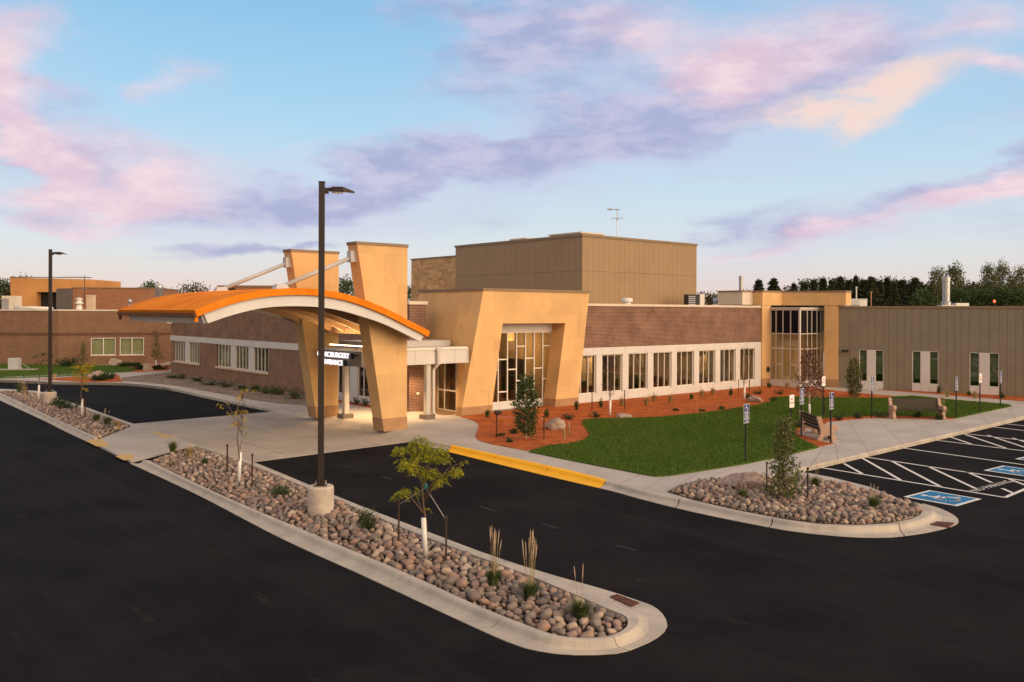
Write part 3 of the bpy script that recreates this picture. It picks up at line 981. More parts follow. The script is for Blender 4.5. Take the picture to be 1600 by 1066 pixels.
stall_up = (site(1285, 731.2) - site(1570, 777.5)).normalized()        # from the aisle towards the kerb
stall_rt = Vector((stall_up.y, -stall_up.x, 0))
sq1 = [site(1417.8, 776.8), site(1450, 766.3), site(1526.5, 779), site(1497, 791.8)]
c1 = sum(sq1, Vector()) / 4
c2 = c1 + (site(1542, 735.5) - sq1[0])
c3 = c2 + (site(1591, 717.5) - site(1542, 735.5))
for c in (c1, c2, c3):
    r_ = struct(link('accessible_stall_symbol', None))
    r_.location = (c.x, c.y, 0)
    fr = lambda u, v, z: tuple(stall_rt * u + stall_up * v + Vector((0, 0, z)))
    h = .71
    MB().prism([fr(u * h, v * h, 0)[:2] for u, v in ((-1, -1), (1, -1), (1, 1), (-1, 1))], .0005, .004).build('white_border', M['paint'], r_)
    h = .61
    MB().prism([fr(u * h, v * h, 0)[:2] for u, v in ((-1, -1), (1, -1), (1, 1), (-1, 1))], .002, .008).build('blue_field', M['ada_blue'], r_)
    mb = MB()
    wheelchair(mb, 1.08, fr, .0112, .095)
    mb.build('wheelchair_symbol', M['paint'], r_)


def text_mesh(body, size, extrude=0.0, align='LEFT', bold=0.0):
    cu = bpy.data.curves.new('text', 'FONT')
    cu.body = body
    cu.size = size
    cu.extrude = extrude
    cu.align_x = align
    cu.offset = bold
    ob = bpy.data.objects.new('text', cu)
    COL.objects.link(ob)
    dg = bpy.context.evaluated_depsgraph_get()
    me = bpy.data.meshes.new_from_object(ob.evaluated_get(dg))
    bpy.data.objects.remove(ob)
    bpy.data.curves.remove(cu)
    return me


def place_text(name, body, size, origin, ux, uy, m, parent=None, extrude=0.0, align='LEFT', width=None, bold=0.0):
    me = text_mesh(body, size, extrude, align, bold)
    xs = [v.co.x for v in me.vertices]
    sx = width / (max(xs) - min(xs)) if width else 1
    uz = ux.cross(uy)
    off = min(xs) if width else 0
    for v in me.vertices:
        c = v.co
        p = origin + ux * ((c.x - off) * sx) + uy * c.y + uz * c.z
        v.co = p
    me.materials.clear()
    me.materials.append(m)
    return link(name, me, parent)


# NO PARKING painted across the striped aisle, read from the drive
t0_, t1_ = site(1527, 768.5), site(1584, 753)
ux = (t1_ - t0_).normalized()
uy = Vector((-ux.y, ux.x, 0))
struct(place_text('no_parking_lettering', 'NO PARKING', .34, t0_ + Vector((0, 0, .006)), ux, uy, M['paint'], width=(t1_ - t0_).length))

# drain grates in the island noses
for (p0_, p1_, p2_, p3_) in (((953, 933.5), (964, 930), (999, 943.2), (986, 949)), ((1452, 820.5), (1461, 815.5), (1491, 818), (1482, 824.5))):
    q = [site(*p, .02) for p in (p0_, p1_, p2_, p3_)]
    c = sum(q, Vector()) / 4
    g = thing('drain_grate', '', 'drain grate', (c.x, c.y, 0))
    l = lambda u, v: (q[0].lerp(q[1], v)).lerp(q[3].lerp(q[2], v), u) - c
    fr_ = MB()
    for (a0, a1, b0, b1) in ((0, 1, 0, .08), (0, 1, .92, 1), (0, .05, .08, .92), (.95, 1, .08, .92)):
        fr_.prism([tuple(l(u, v))[:2] for u, v in ((a0, b0), (a1, b0), (a1, b1), (a0, b1))], .004, .040)
    fr_.build('grate_frame', M['grate'], g)
    MB().prism([tuple(l(u, v))[:2] for u, v in ((.04, .07), (.96, .07), (.96, .93), (.04, .93))], .004, .024).build('grate_pit', M['dark'], g)
    nb = 9
    for k in range(nb):
        u = .07 + (k + .25) * .88 / nb
        MB().prism([tuple(l(a, b))[:2] for a, b in ((u, .09), (u + .055, .09), (u + .055, .91), (u, .91))], .025, .038).build('grate_bar', M['grate'], g)
    g['label'] = 'rusty iron drain grate in the kerb at the tip of the long stone island' if p0_[0] < 1000 else 'brown drain grate at the nose of the stone bed by the blue stalls'
    g['group'] = 'drain grates in the kerb noses'
# ================================================================== BUILDINGS
def bx(mb, o_, u0, u1, n0, n1, z0, z1):
    return mb.box(u0, u1, n0, n1, z0, z1) if o_ == 'a' else mb.box(n0, n1, u0, u1, z0, z1)


def part(parent, name, m, o_, u0, u1, n0, n1, z0, z1, bevel=0):
    return bx(MB(), o_, u0, u1, n0, n1, z0, z1).build(name, m, parent, bevel=bevel)


def window(parent, o_, n, u0, u1, z0, z1, muls=(), glass='glass', fw=.05, bays=None, frame='white_frame', depth=.10, mw=.045, name='window'):
    """glazed opening: one frame mesh, one pane per light. bays: list of transom heights per light"""
    fr = MB()
    bx(fr, o_, u0, u1, n, n + depth, z0, z0 + fw)
    bx(fr, o_, u0, u1, n, n + depth, z1 - fw, z1)
    bx(fr, o_, u0, u0 + fw, n, n + depth, z0 + fw, z1 - fw)
    bx(fr, o_, u1 - fw, u1, n, n + depth, z0 + fw, z1 - fw)
    edges = [u0 + fw] + list(muls) + [u1 - fw]
    for u in muls:
        bx(fr, o_, u - mw / 2, u + mw / 2, n + .002, n + depth - .002, z0 + fw, z1 - fw)
    lights = []
    for i in range(len(edges) - 1):
        a = edges[i] + (mw / 2 if i > 0 else 0)
        b = edges[i + 1] - (mw / 2 if i < len(edges) - 2 else 0)
        zs = [z0 + fw] + sorted(bays[i] if bays else []) + [z1 - fw]
        for k, z in enumerate(zs[1:-1]):
            bx(fr, o_, a, b, n + .004, n + depth - .004, z - mw / 2, z + mw / 2)
        for k in range(len(zs) - 1):
            lights.append((a, b, zs[k] + (mw / 2 if k else 0), zs[k + 1] - (mw / 2 if k < len(zs) - 2 else 0)))
    w = fr.build(name, M[frame], parent)
    for (a, b, c, d) in lights:
        g = glass(a, b, c, d) if callable(glass) else glass
        bx(MB(), o_, a, b, n + depth * .45, n + depth * .45 + .012, c, d).build('pane', M[g], w)
    return w


clinic = thing('clinic_building', 'dark brick clinic with a cream window band, low roofs and a tall tan metal penthouse', 'building', P0, ROT)
# ---- right brick wing (faces the lawn)
part(clinic, 'brick_wall', M['brick_a'], 'a', 13.0, 30.56, 2.55, 2.85, 3.085, 5.33)
part(clinic, 'coping', M['coping'], 'a', 12.9, 30.6, 2.50, 2.95, 5.33, 5.46)
part(clinic, 'backing_wall', M['dark'], 'a', 13.0, 30.56, 2.60, 2.80, 2.69, 3.085)
heads = [13.0, 14.16, 15.43, 17.2, 18.98, 20.42, 21.87, 23.65, 25.4, 27.15, 28.9, 30.56]
for a, b in zip(heads[:-1], heads[1:]):
    part(clinic, 'band_panel', M['white_panel'], 'a', a + .006, b - .006, 2.50, 2.60, 2.69, 3.08)
wins = [(13.32, 14.95)] + [(15.42 + 2.135 * i, 17.05 + 2.135 * i) for i in range(7)]
for i, (a, b) in enumerate(wins):
    w_ = b - a
    lo = {4: 2.45, 5: 2.36, 7: 2.25}.get(i, 2.54)
    window(clinic, 'a', 2.585, a, b, .62, 2.69, (a + .53, a + 1.08))
    part(clinic, 'blind', M['blind'], 'a', a + .06, a + 1.06 if i in (5,) else b - .06, 2.78, 2.80, lo, 2.66)
    nxt = wins[i + 1][0] if i < 7 else 30.56
    part(clinic, 'pier_panel', M['white_panel'], 'a', b + .006, nxt - .006, 2.50, 2.60, .62, 2.684)
    part(clinic, 'jamb', M['white_frame'], 'a', b, nxt, 2.60, 2.80, .62, 2.69)
sl = [13.0, 14.16, 15.43, 16.3, 17.5, 18.3, 19.6, 20.5, 21.8, 22.7, 23.9, 24.9, 26.1, 27.0, 28.2, 29.2, 30.56]
for a, b in zip(sl[:-1], sl[1:]):
    part(clinic, 'sill_panel', M['white_panel'], 'a', a + .005, b - .005, 2.50, 2.60, .10, .615)
part(clinic, 'backing_wall', M['dark'], 'a', 13.0, 30.56, 2.61, 2.82, .05, .62)
part(clinic, 'roof', M['roof'], 'a', 12.5, 36, 2.87, 26, 5.10, 5.28)
part(clinic, 'room_floor', M['room_floor'], 'a', 5.0, 30.5, 2.83, 9.0, .10, .16)
part(clinic, 'room_wall', M['room'], 'a', 13.0, 30.5, 7.6, 7.8, .16, 3.1)
part(clinic, 'room_ceiling', M['ceiling'], 'a', 13.9, 30.5, 2.86, 7.6, 3.10, 3.2)
for a in (17.2, 22.0, 27.6):
    part(clinic, 'room_wall', M['room'], 'a', a, a + .12, 4.6, 7.6, .16, 3.1)
for a in (14.6, 16.5, 19.4, 20.9, 24.6, 29.0):
    part(clinic, 'doorway', M['dark'], 'a', a, a + .95, 7.56, 7.598, .16, 2.3)
for a in (15.8, 20.0, 23.6, 26.3):
    part(clinic, 'ceiling_light', M['ceil_glow'], 'a', a, a + 1.1, 4.6, 5.2, 3.06, 3.098)
# ---- left brick wing (faces the drive)
for (b0, b1, z0, z1) in ((12.6, 38.1, .08, 1.02), (5.32, 38.1, 3.085, 5.33), (37.3, 38.1, 1.02, 2.69), (29.0, 32.2, 1.02, 2.69), (12.6, 20.74, 1.02, 2.69)):
    part(clinic, 'brick_wall', M['brick_b'], 'b', b0, b1, 4.60, 4.90, z0, z1)
part(clinic, 'coping', M['coping'], 'b', 5.3, 38.2, 4.55, 5.0, 5.33, 5.46)
part(clinic, 'end_wall', M['brick_a'], 'a', 4.9, 22, 37.8, 38.1, .08, 5.33)
bb = 5.32
while bb < 38.1:
    part(clinic, 'band_panel', M['white_panel'], 'b', bb + .006, min(bb + 2.99, 38.15) - .006, 4.55, 4.75, 2.69, 3.08)
    bb += 2.99
for (b0, b1) in ((32.3, 34.2), (35.0, 37.2), (20.78, 22.88), (23.63, 25.75), (26.48, 28.74)):
    d = (b1 - b0) / 4
    window(clinic, 'b', 4.63, b0, b1, 1.14, 2.69, (b0 + d, b0 + 2 * d, b0 + 3 * d), 'glass_green', mw=.06)
    if b0 > 22:
        part(clinic, 'blind', M['sage'], 'b', b0 + .05, b1 - .05, 4.84, 4.86, 1.2 if b0 > 23.7 else 1.7, 2.66)
for (b0, b1) in ((34.2, 35.0), (22.88, 23.63), (25.75, 26.48)):
    part(clinic, 'pier_panel', M['white_panel'], 'b', b0 + .004, b1 - .004, 4.57, 4.75, 1.14, 2.684)
for (b0, b1) in ((32.15, 37.45), (20.72, 29.03)):
    part(clinic, 'stone_sill', M['sill'], 'b', b0, b1, 4.50, 4.8, 1.021, 1.138)
part(clinic, 'roof', M['roof'], 'b', 7.35, 37.8, 4.92, 22, 5.05, 5.22)
part(clinic, 'room_wall', M['room'], 'b', 9.3, 37.7, 8.4, 8.6, .10, 3.1)
part(clinic, 'room_ceiling', M['ceiling'], 'b', 9.2, 37.7, 4.92, 8.4, 3.10, 3.2)
part(clinic, 'room_floor', M['room_floor'], 'b', 9.2, 37.7, 4.92, 8.4, .10, .16)
# entry zone under the flat canopy
for (b0, b1, ms) in ((10.68, 12.55, (11.35, 12.0)), (7.6, 9.9, (8.2, 8.78, 9.36))):
    window(clinic, 'b', 4.63, b0, b1, .52, 2.69, ms, 'glass', mw=.05)
for (b0, b1, z0, z1) in ((9.9, 10.68, .52, 2.684), (5.32, 7.6, .52, 2.684), (10.68, 12.6, .05, .515), (9.2, 10.67, .05, .515), (7.6, 9.19, .05, .515), (5.32, 7.59, .05, .515)):
    part(clinic, 'pier_panel' if z0 > .3 else 'sill_panel', M['white_panel'], 'b', b0 + .004, b1 - .004, 4.57, 4.75, z0, z1)
# brick pier and the glazed entry beside the stone portal
part(clinic, 'brick_pier', M['brick_a'], 'a', 4.56, 5.54, 5.02, 5.31, .12, 5.34)
part(clinic, 'coping', M['coping'], 'a', 4.50, 5.62, 4.97, 5.36, 5.34, 5.5)
part(clinic, 'door_jamb', M['gold_band'], 'a', 5.54, 6.30, 5.06, 5.31, .12, 2.62)
window(clinic, 'b', 6.25, 3.45, 5.05, .15, 2.60, (4.45,), 'glass', fw=.07, bays=[[1.15], [1.15]], frame='alu', mw=.07, name='entrance_door')
part(clinic, 'lobby_wall', M['room'], 'b', 2.96, 9.2, 12.4, 12.55, .12, 5.2)
part(clinic, 'lobby_wall', M['room'], 'a', 4.95, 12.4, 9.0, 9.18, .12, 5.2)
part(clinic, 'lobby_ceiling', M['ceiling'], 'a', 6.95, 12.4, 3.0, 9.0, 4.5, 4.6)
part(clinic, 'ceiling_light', M['lobby_glow'], 'a', 7.4, 8.6, 5.4, 6.0, 4.46, 4.498)
part(clinic, 'lobby_doorway', M['dark'], 'b', 5.5, 7.4, 12.36, 12.398, .16, 2.4)
part(clinic, 'lobby_doorway', M['dark'], 'a', 9.6, 10.9, 8.95, 8.998, .16, 2.4)
part(clinic, 'reception_desk', M['chair'], 'a', 8.2, 10.8, 6.2, 6.9, .16, 1.25)
# ---- penthouse
ph = MB()
ph.box(19.44, 30.86, 8.04, 21.1, 5.0, 9.72)
pent = ph.build('penthouse', M['seam'], clinic)
a = 19.4
while a < 30.85:
    e = min(a + .4896, 30.9)
    for z0, z1 in ((5.0, 7.57), (7.585, 9.72)):
        part(pent, 'metal_panel', M['penthouse'], 'a', a + .006, e - .006, 8.0, 8.04, z0, z1)
    a += .4896
b = 8.0
while b < 21.0:
    e = min(b + .625, 21.15)
    for z0, z1 in ((5.0, 7.57), (7.585, 9.72)):
        part(pent, 'metal_panel', M['penthouse'], 'b', b + .006, e - .006, 19.4, 19.44, z0, z1)
    b += .625
cp = MB()
for args in ((19.34, 30.96, 7.94, 8.2), (19.34, 19.6, 8.2, 21.2), (30.7, 30.96, 8.2, 21.2), (19.6, 30.7, 20.95, 21.2)):
    cp.box(*args, 9.72, 9.87)
cp.build('metal_cap', M['cap'], pent)
part(clinic, 'patterned_wall', M['brick_pat'], 'b', 21.15, 27.15, 19.55, 19.85, 4.8, 9.06)
part(clinic, 'patterned_wall', M['brick_a'], 'a', 19.85, 30, 26.85, 27.15, 4.8, 9.06)
part(clinic, 'coping', M['cap'], 'b', 21.15, 27.2, 19.5, 19.9, 9.06, 9.17)

# ---- honey stone portal
portal = thing('stone_portal', 'honey coloured stone portal with leaning legs round a tall window beside the lawn', 'portal', P0, ROT)
ol = lambda z: 5.40 + 1.32 * (z - .15) / 5.85
il = lambda z: 7.24 + .68 * (z - .15) / 4.28
ir = lambda z: 11.40 + .72 * (z - .15) / 4.28
orr = lambda z: 13.05 + .82 * (z - .15) / 5.85
F0, GL = 2.0, 2.95
zt, zl, zb = 6.0, 4.43, .55


def leg(name, lo_, hi_, z0, z1, y0, y1, m, grow=0.0):
    p = [(lo_(z0) - grow, y0, z0), (hi_(z0) + grow, y0, z0), (hi_(z0) + grow, y1, z0), (lo_(z0) - grow, y1, z0),
         (lo_(z1) - grow, y0, z1), (hi_(z1) + grow, y0, z1), (hi_(z1) + grow, y1, z1), (lo_(z1) - grow, y1, z1)]
    return MB().hexa(p).build(name, m, portal)


leg('stone_leg', ol, il, zb, 3.0, F0, 2.4, M['gold'])
leg('stone_leg', ol, il, 3.0, zl - .002, F0, 2.9, M['gold'])
leg('base_course', ol, il, .10, zb, F0 - .012, 2.4, M['gold_band'], .01)
leg('stone_leg', ir, orr, zb, zl - .002, F0, 2.9, M['gold'])
leg('base_course', ir, orr, .10, zb, F0 - .012, 2.9, M['gold_band'], .01)
leg('lintel', ol, orr, zl, zt, F0, 2.9, M['gold'])
# returns of the left leg towards the doors and above the flat canopy
MB().hexa([(ol(.1), 2.402, .10), (7.2, 2.402, .10), (7.2, 3.44, .10), (6.22, 3.44, .10), (ol(3.0), 2.402, 3.0), (7.6, 2.402, 3.0), (7.6, 3.44, 3.0), (6.32, 3.44, 3.0)]).build('side_wall', M['gold'], portal)
MB().hexa([(ol(3.0), 2.902, 3.0), (ol(3.0) + .3, 2.902, 3.0), (ol(3.0) + .3, 7.3, 3.0), (ol(3.0), 7.3, 3.0), (ol(zt), 2.902, zt), (ol(zt) + .3, 2.902, zt), (ol(zt) + .3, 7.3, zt), (ol(zt), 7.3, zt)]).build('side_wall', M['gold'], portal)
# right reveal runs from the leaning leg back to the upright window edge
MB().hexa([(ir(.1) + .02, 2.88, .1), (12.6, 2.88, .1), (12.6, 3.1, .1), (12.08, 3.1, .1), (ir(zl) + .02, 2.88, zl), (12.9, 2.88, zl), (12.9, 3.1, zl), (12.08, 3.1, zl)]).build('reveal', M['gold'], portal)
MB().hexa([(13.2, 2.9, 5.2), (13.74, 2.9, 5.2), (13.74, 7.28, 5.2), (13.2, 7.28, 5.2), (13.2, 2.9, zt), (13.86, 2.9, zt), (13.86, 7.28, zt), (13.2, 7.28, zt)]).build('side_wall', M['gold'], portal)
part(portal, 'rear_wall', M['gold'], 'a', 7.1, 13.2, 7.1, 7.28, 5.2, zt)
part(portal, 'portal_roof', M['roof'], 'a', 6.9, 13.4, 2.9, 7.1, 5.7, 5.8)
cp = MB()
cp.box(6.66, 13.95, 1.95, 2.35, zt, 6.12).box(6.66, 7.05, 2.35, 7.35, zt, 6.12).box(13.5, 13.95, 2.35, 7.3, zt, 6.12)
cp.build('metal_cap', M['cap'], portal)
vs_ = [8.45, 9.05, 9.645, 10.245, 10.84, 11.44]
window(portal, 'a', GL, 7.2, 12.06, .48, 4.0, [7.85] + vs_, 'glass', fw=.06, mw=.06,
       bays=[[1.6, 2.9], [2.13], [2.63, 1.02], [2.11], [3.26, 1.53], [2.64, 1.02], [2.11], [3.25, 1.54]], name='curtain_wall')
e = [7.2, 7.85] + vs_ + [12.06]
for p, q in zip(e[:-1], e[1:]):
    part(portal, 'head_panel', M['white_panel'], 'a', p + .005, q - .005, 2.93, 3.04, 4.0, 4.43)
    part(portal, 'sill_panel', M['white_panel'], 'a', p + .005, q - .005, 2.90, 3.04, .10, .475)

# ---- vaulted drive-through canopy with two leaning pylons
pc = thing('entrance_canopy', 'arched orange roofed drive-through canopy hung from two leaning stone pylons', 'canopy', P0, ROT)
FT = [(-7.72, 4.90), (-6.88, 5.20), (-6.02, 5.42), (-5.12, 5.54), (-4.19, 5.58), (-3.21, 5.53), (-2.08, 5.33), (-.72, 4.89), (.42, 4.40), (1.28, 4.03)]
FB = [(-7.58, 4.57), (-6.80, 4.83), (-6.01, 5.03), (-5.36, 5.13), (-4.5, 5.175), (-3.54, 5.155), (-2.85, 5.08), (-2.08, 4.93), (-.72, 4.54), (.52, 4.04), (1.11, 3.76)]


def curve2(pts, step=.18):
    return [(v.x, v.y) for v in smooth_line([Vector((p[0], p[1], 0)) for p in pts], step)]


ft, fb_ = curve2(FT), curve2(FB)


def off(pts, d):
    out = []
    for i, p in enumerate(pts):
        q0, q1 = pts[max(i - 1, 0)], pts[min(i + 1, len(pts) - 1)]
        t = Vector((q1[0] - q0[0], q1[1] - q0[1])).normalized()
        out.append((p[0] - t.y * d, p[1] + t.x * d))
    return out


ext = [(-7.98, 4.79)] + ft + [(1.40, 3.975)]
top = off(ext, .245)
mb = MB()
n = len(ext)
for y in (-1.08, 7.45):
    mb.v += [(u, y, v) for u, v in ext] + [(u, y, v) for u, v in top]
for i in range(n - 1):
    a0, b0 = i, n + i
    c0, d0 = 2 * n + i, 3 * n + i
    mb.f += [(a0, a0 + 1, b0 + 1, b0), (c0, d0, d0 + 1, c0 + 1), (b0, b0 + 1, d0 + 1, d0), (a0, c0, c0 + 1, a0 + 1)]
mb.f += [(0, n, 3 * n, 2 * n), (n - 1, 3 * n - 1, 4 * n - 1, 2 * n - 1)]
roof = mb.build('vaulted_roof', M['orange_roof'], pc)
# standing seams of the membrane across the vault
mb = MB()
for yy in (1.1, 3.2, 5.3):
    t2 = off(ext, .247)
    for i in range(n - 1):
        (u0, v0), (u1, v1) = t2[i], t2[i + 1]
        mb.hexa([(u0, yy, v0 - .01), (u1, yy, v1 - .01), (u1, yy + .05, v1 - .01), (u0, yy + .05, v0 - .01), (u0, yy, v0 + .012), (u1, yy, v1 + .012), (u1, yy + .05, v1 + .012), (u0, yy + .05, v0 + .012)])
mb.build('membrane_seam', M['orange_roof'], roof)
m_ = len(fb_)


def strip(name, lower, upper, y0, y1, m):
    N_ = 46
    def rs(p):
        L = [0]
        for a, b in zip(p[:-1], p[1:]):
            L.append(L[-1] + sqrt((a[0] - b[0]) ** 2 + (a[1] - b[1]) ** 2))
        out = []
        for k in range(N_):
            s_ = L[-1] * k / (N_ - 1)
            j = max(i for i in range(len(L)) if L[i] <= s_ + 1e-9)
            j = min(j, len(p) - 2)
            t = (s_ - L[j]) / max(1e-9, L[j + 1] - L[j])
            out.append((p[j][0] + (p[j + 1][0] - p[j][0]) * t, p[j][1] + (p[j + 1][1] - p[j][1]) * t))
        return out
    lo_, up = rs(lower), rs(upper)
    mb = MB()
    for y in (y0, y1):
        mb.v += [(u, y, v) for u, v in lo_] + [(u, y, v) for u, v in up]
    for i in range(N_ - 1):
        a0, b0, c0, d0 = i, N_ + i, 2 * N_ + i, 3 * N_ + i
        mb.f += [(a0, a0 + 1, b0 + 1, b0), (c0, d0, d0 + 1, c0 + 1), (b0, b0 + 1, d0 + 1, d0), (a0, c0, c0 + 1, a0 + 1)]
    mb.f += [(0, N_, 3 * N_, 2 * N_), (N_ - 1, 3 * N_ - 1, 4 * N_ - 1, 2 * N_ - 1)]
    return mb.build(name, m, pc)


ftd = off(ft, -.004)
strip('fascia', fb_, ftd, -.95, -.82, M['canopy_white'])
strip('fascia', fb_, ftd, 7.10, 7.23, M['canopy_white'])
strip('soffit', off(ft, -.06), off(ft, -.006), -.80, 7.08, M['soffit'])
for yy in (.85, 2.1, 3.35, 4.6, 5.85):
    rib = [p for p in ft if -7.3 < p[0] < .25]
    strip('arched_beam', off(rib, -.40), off(rib, -.065), yy, yy + .13, M['timber'])
MB().hexa([(-7.66, -.818, 4.57), (-7.52, -.818, 4.57), (-7.52, 7.098, 4.57), (-7.66, 7.098, 4.57), (-7.78, -.818, 4.87), (-7.64, -.818, 4.93), (-7.64, 7.098, 4.93), (-7.78, 7.098, 4.87)]).build('eave_board', M['canopy_white'], pc)
gm = MB()
gm.box(-8.08, -7.96, -1.06, 7.5, 4.80, 4.92)
gm.build('gutter', M['gutter'], pc)
for y in (-1.0, 7.35):
    MB().box(-8.03, -7.93, y, y + .1, 4.62, 4.80).build('gutter_outlet', M['orange_roof'] if y < 0 else M['gutter'], pc)
part(pc, 'cross_beam', M['timber'], 'b', .75, 5.7, .28, .46, 4.02, 4.26)
for b0 in (0.0, 5.70):
    pl_ = lambda z: -1.27 * (z - .15) / 7.5
    b1 = b0 + .75
    H = lambda z0, z1, g, nm, m: MB().hexa([(pl_(z0) - g, b0 - g, z0), (1.1 + g, b0 - g, z0), (1.1 + g, b1 + g, z0), (pl_(z0) - g, b1 + g, z0),
                                            (pl_(z1) - g, b0 - g, z1), (1.1 + g, b0 - g, z1), (1.1 + g, b1 + g, z1), (pl_(z1) - g, b1 + g, z1)]).build(nm, m, pc)
    py = H(.65, 7.64, 0, 'pylon', M['gold'])
    for nm, z0, z1, g, m in (('base_course', .13, .648, .012, M['gold_band']), ('metal_cap', 7.641, 7.76, .03, M['cap'])):
        o = H(z0, z1, g, nm, m)
        o.parent = py
    bm_ = b0 + .375
    st = MB().tube([(-1.22, bm_, 7.17), (-4.22, bm_, 5.93)], .085, 12).build('strut', M['steel'], pc, smooth=True)
    MB().box(-1.42, -1.13, bm_ - .16, bm_ + .16, 6.95, 7.40).build('bracket', M['steel'], st)
    MB().hexa([(-4.62, bm_ - .2, 5.78), (-4.0, bm_ - .2, 5.77), (-4.0, bm_ + .2, 5.77), (-4.62, bm_ + .2, 5.78), (-4.5, bm_ - .14, 6.0), (-4.15, bm_ - .14, 6.02), (-4.15, bm_ + .14, 6.02), (-4.5, bm_ + .14, 6.0)]).build('bracket', M['steel'], st)

# ---- flat canopy over the doors
fc = thing('flat_canopy', 'low white panelled flat canopy on two steel columns in front of the glass doors', 'canopy', P0, ROT)
part(fc, 'canopy_deck', M['canopy_grey'], 'a', .22, 5.9, 2.06, 6.4, 2.66, 3.34)
part(fc, 'soffit', M['canopy_white'], 'a', .20, 5.9, 2.04, 6.4, 2.62, 2.655)
e = [.14, 1.5, 2.85, 3.95, 5.05, 5.72]
for p, q in zip(e[:-1], e[1:]):
    part(fc, 'fascia_panel', M['white_panel'], 'a', p + .006, q - .006, 2.0, 2.05, 2.63, 3.26)
b = 2.06
while b < 6.3:
    part(fc, 'fascia_panel', M['shade_panel'], 'b', b + .006, b + 1.44, .15, .21, 2.63, 3.26)
    b += 1.45
tr = MB().box(.10, 5.74, 1.96, 2.12, 3.265, 3.38).box(.10, .26, 2.12, 6.4, 3.265, 3.38)
tr.build('edge_trim', M['white_frame'], fc)
part(fc, 'raised_kerb', M['canopy_grey'], 'a', 1.4, 5.98, 3.6, 6.3, 3.345, 3.62)
for (ca, cb) in ((1.0, 4.84), (3.69, 2.24)):
    col_ = MB().box(ca - .12, ca + .12, cb - .12, cb + .12, .34, 2.618).build('column', M['alu'], fc, bevel=.012)
    MB().box(ca - .27, ca + .27, cb - .27, cb + .27, .14, .34).build('plinth', M['grey_brick_far'], col_, bevel=.015)
ds = MB().box(3.98, 4.12, 1.85, 1.955, 2.62, 3.22).box(3.94, 4.16, 1.83, 1.958, 3.20, 3.36)
ds.hexa([(3.83, 2.0, 2.36), (3.95, 2.0, 2.36), (3.95, 2.10, 2.36), (3.83, 2.10, 2.36), (3.98, 1.85, 2.62), (4.12, 1.85, 2.62), (4.12, 1.955, 2.62), (3.98, 1.955, 2.62)])
ds.box(3.83, 3.95, 2.0, 2.10, .45, 2.36).hexa([(3.83, 1.86, .36), (3.95, 1.86, .36), (3.95, 1.96, .36), (3.83, 1.96, .36), (3.83, 2.0, .45), (3.95, 2.0, .45), (3.95, 2.10, .45), (3.83, 2.10, .45)])
tag(ds.build('downspout', M['alu'], None, P0, ROT), 'pale metal downspout from the flat canopy edge beside its front column', 'downspout')

# lit sign on the canopy edge
sg = thing('entrance_sign', 'lit white CLINIC/SURGERY ENTRANCE lettering on rails along the flat canopy edge', 'sign', P0, ROT)
me_u, me_v = Vector((0, -1, 0)), Vector((0, 0, 1))
place_text('letter_row', 'CLINIC/SURGERY', .315, Vector((-.14, 5.38, 2.985)), me_u, me_v, M['letter_glow'], sg, .02, 'LEFT', 2.82, .0025)
place_text('letter_row', 'ENTRANCE', .315, Vector((-.14, 4.84, 2.655)), me_u, me_v, M['letter_glow'], sg, .02, 'LEFT', 1.74, .0025)
rl = MB()
for z, b0, b1 in ((3.05, 2.0, 5.4), (3.14, 2.0, 5.4)):
    rl.box(-.11, -.06, b0, b1, z, z + .03)
for z, b0, b1 in ((2.70, 2.7, 4.9), (2.79, 2.7, 4.9)):
    rl.box(-.11, -.06, b0, b1, z, z + .03)
for b0 in (2.3, 3.6, 5.0):
    for z in (2.74, 3.09):
        if z < 3 and b0 < 2.6:
            continue
        rl.box(-.06, .15, b0, b0 + .06, z, z + .06)
rl.build('sign_rail', M['black'], sg)
for z, b0 in ((2.96, 2.36), (2.64, 2.98)):
    MB().box(-.13, .0, b0, b0 + .12, z, z + .24).build('driver_box', M['black'], sg)


def linear_lamp(a, b0, b1, z, label, power):
    t = thing('linear_lamp', label, 'lamp', W(a, (b0 + b1) / 2, z), ROT, 'lit linear lamps above the sign')
    h = (b1 - b0) / 2
    MB().box(-.05, .05, -h, h, 0, .05).build('housing', M['alu'], t)
    MB().box(-.04, .04, -h + .02, h - .02, .052, .085).build('lit_tube', M['lamp_glow'], t)
    MB().box(-.02, .02, -.03, .03, -.09, 0).build('foot', M['alu'], t)
    l = bpy.data.lights.new('linear_glow', 'AREA')
    l.shape = 'RECTANGLE'
    l.size, l.size_y = .08, h * 2
    l.energy = power
    l.color = (1.0, .68, .34)
    lo = link('linear_glow', l, t)
    lo.location = (0, 0, .12)
    lo.rotation_euler = (pi, 0, 0)


linear_lamp(-.18, 2.75, 4.15, 3.47, 'lit warm strip lamp above the sign, the one nearer the far pylon', 30)
linear_lamp(-.18, 1.15, 2.6, 3.47, 'lit warm strip lamp above the sign, the one nearer the near pylon', 30)


def downlight(a, b, z, label, power, cat='lamp'):
    t = thing('soffit_downlight', label, 'downlight', W(a, b, z), ROT, 'downlights under the flat canopy')
    MB().lathe([(.10, 0), (.10, -.02), (.07, -.02), (.06, -.004)], 14).build('ring', M['white_frame'], t)
    MB().lathe([(.055, -.012), (.055, -.006)], 14).build('lit_lens', M['lamp_glow'], t)
    l = bpy.data.lights.new('downlight_glow', 'SPOT')
    l.energy = power
    l.spot_size = R(120)
    l.spot_blend = .6
    l.shadow_soft_size = .08
    l.color = (1.0, .62, .30)
    lo = link('downlight_glow', l, t)
    lo.location = (0, 0, -.05)


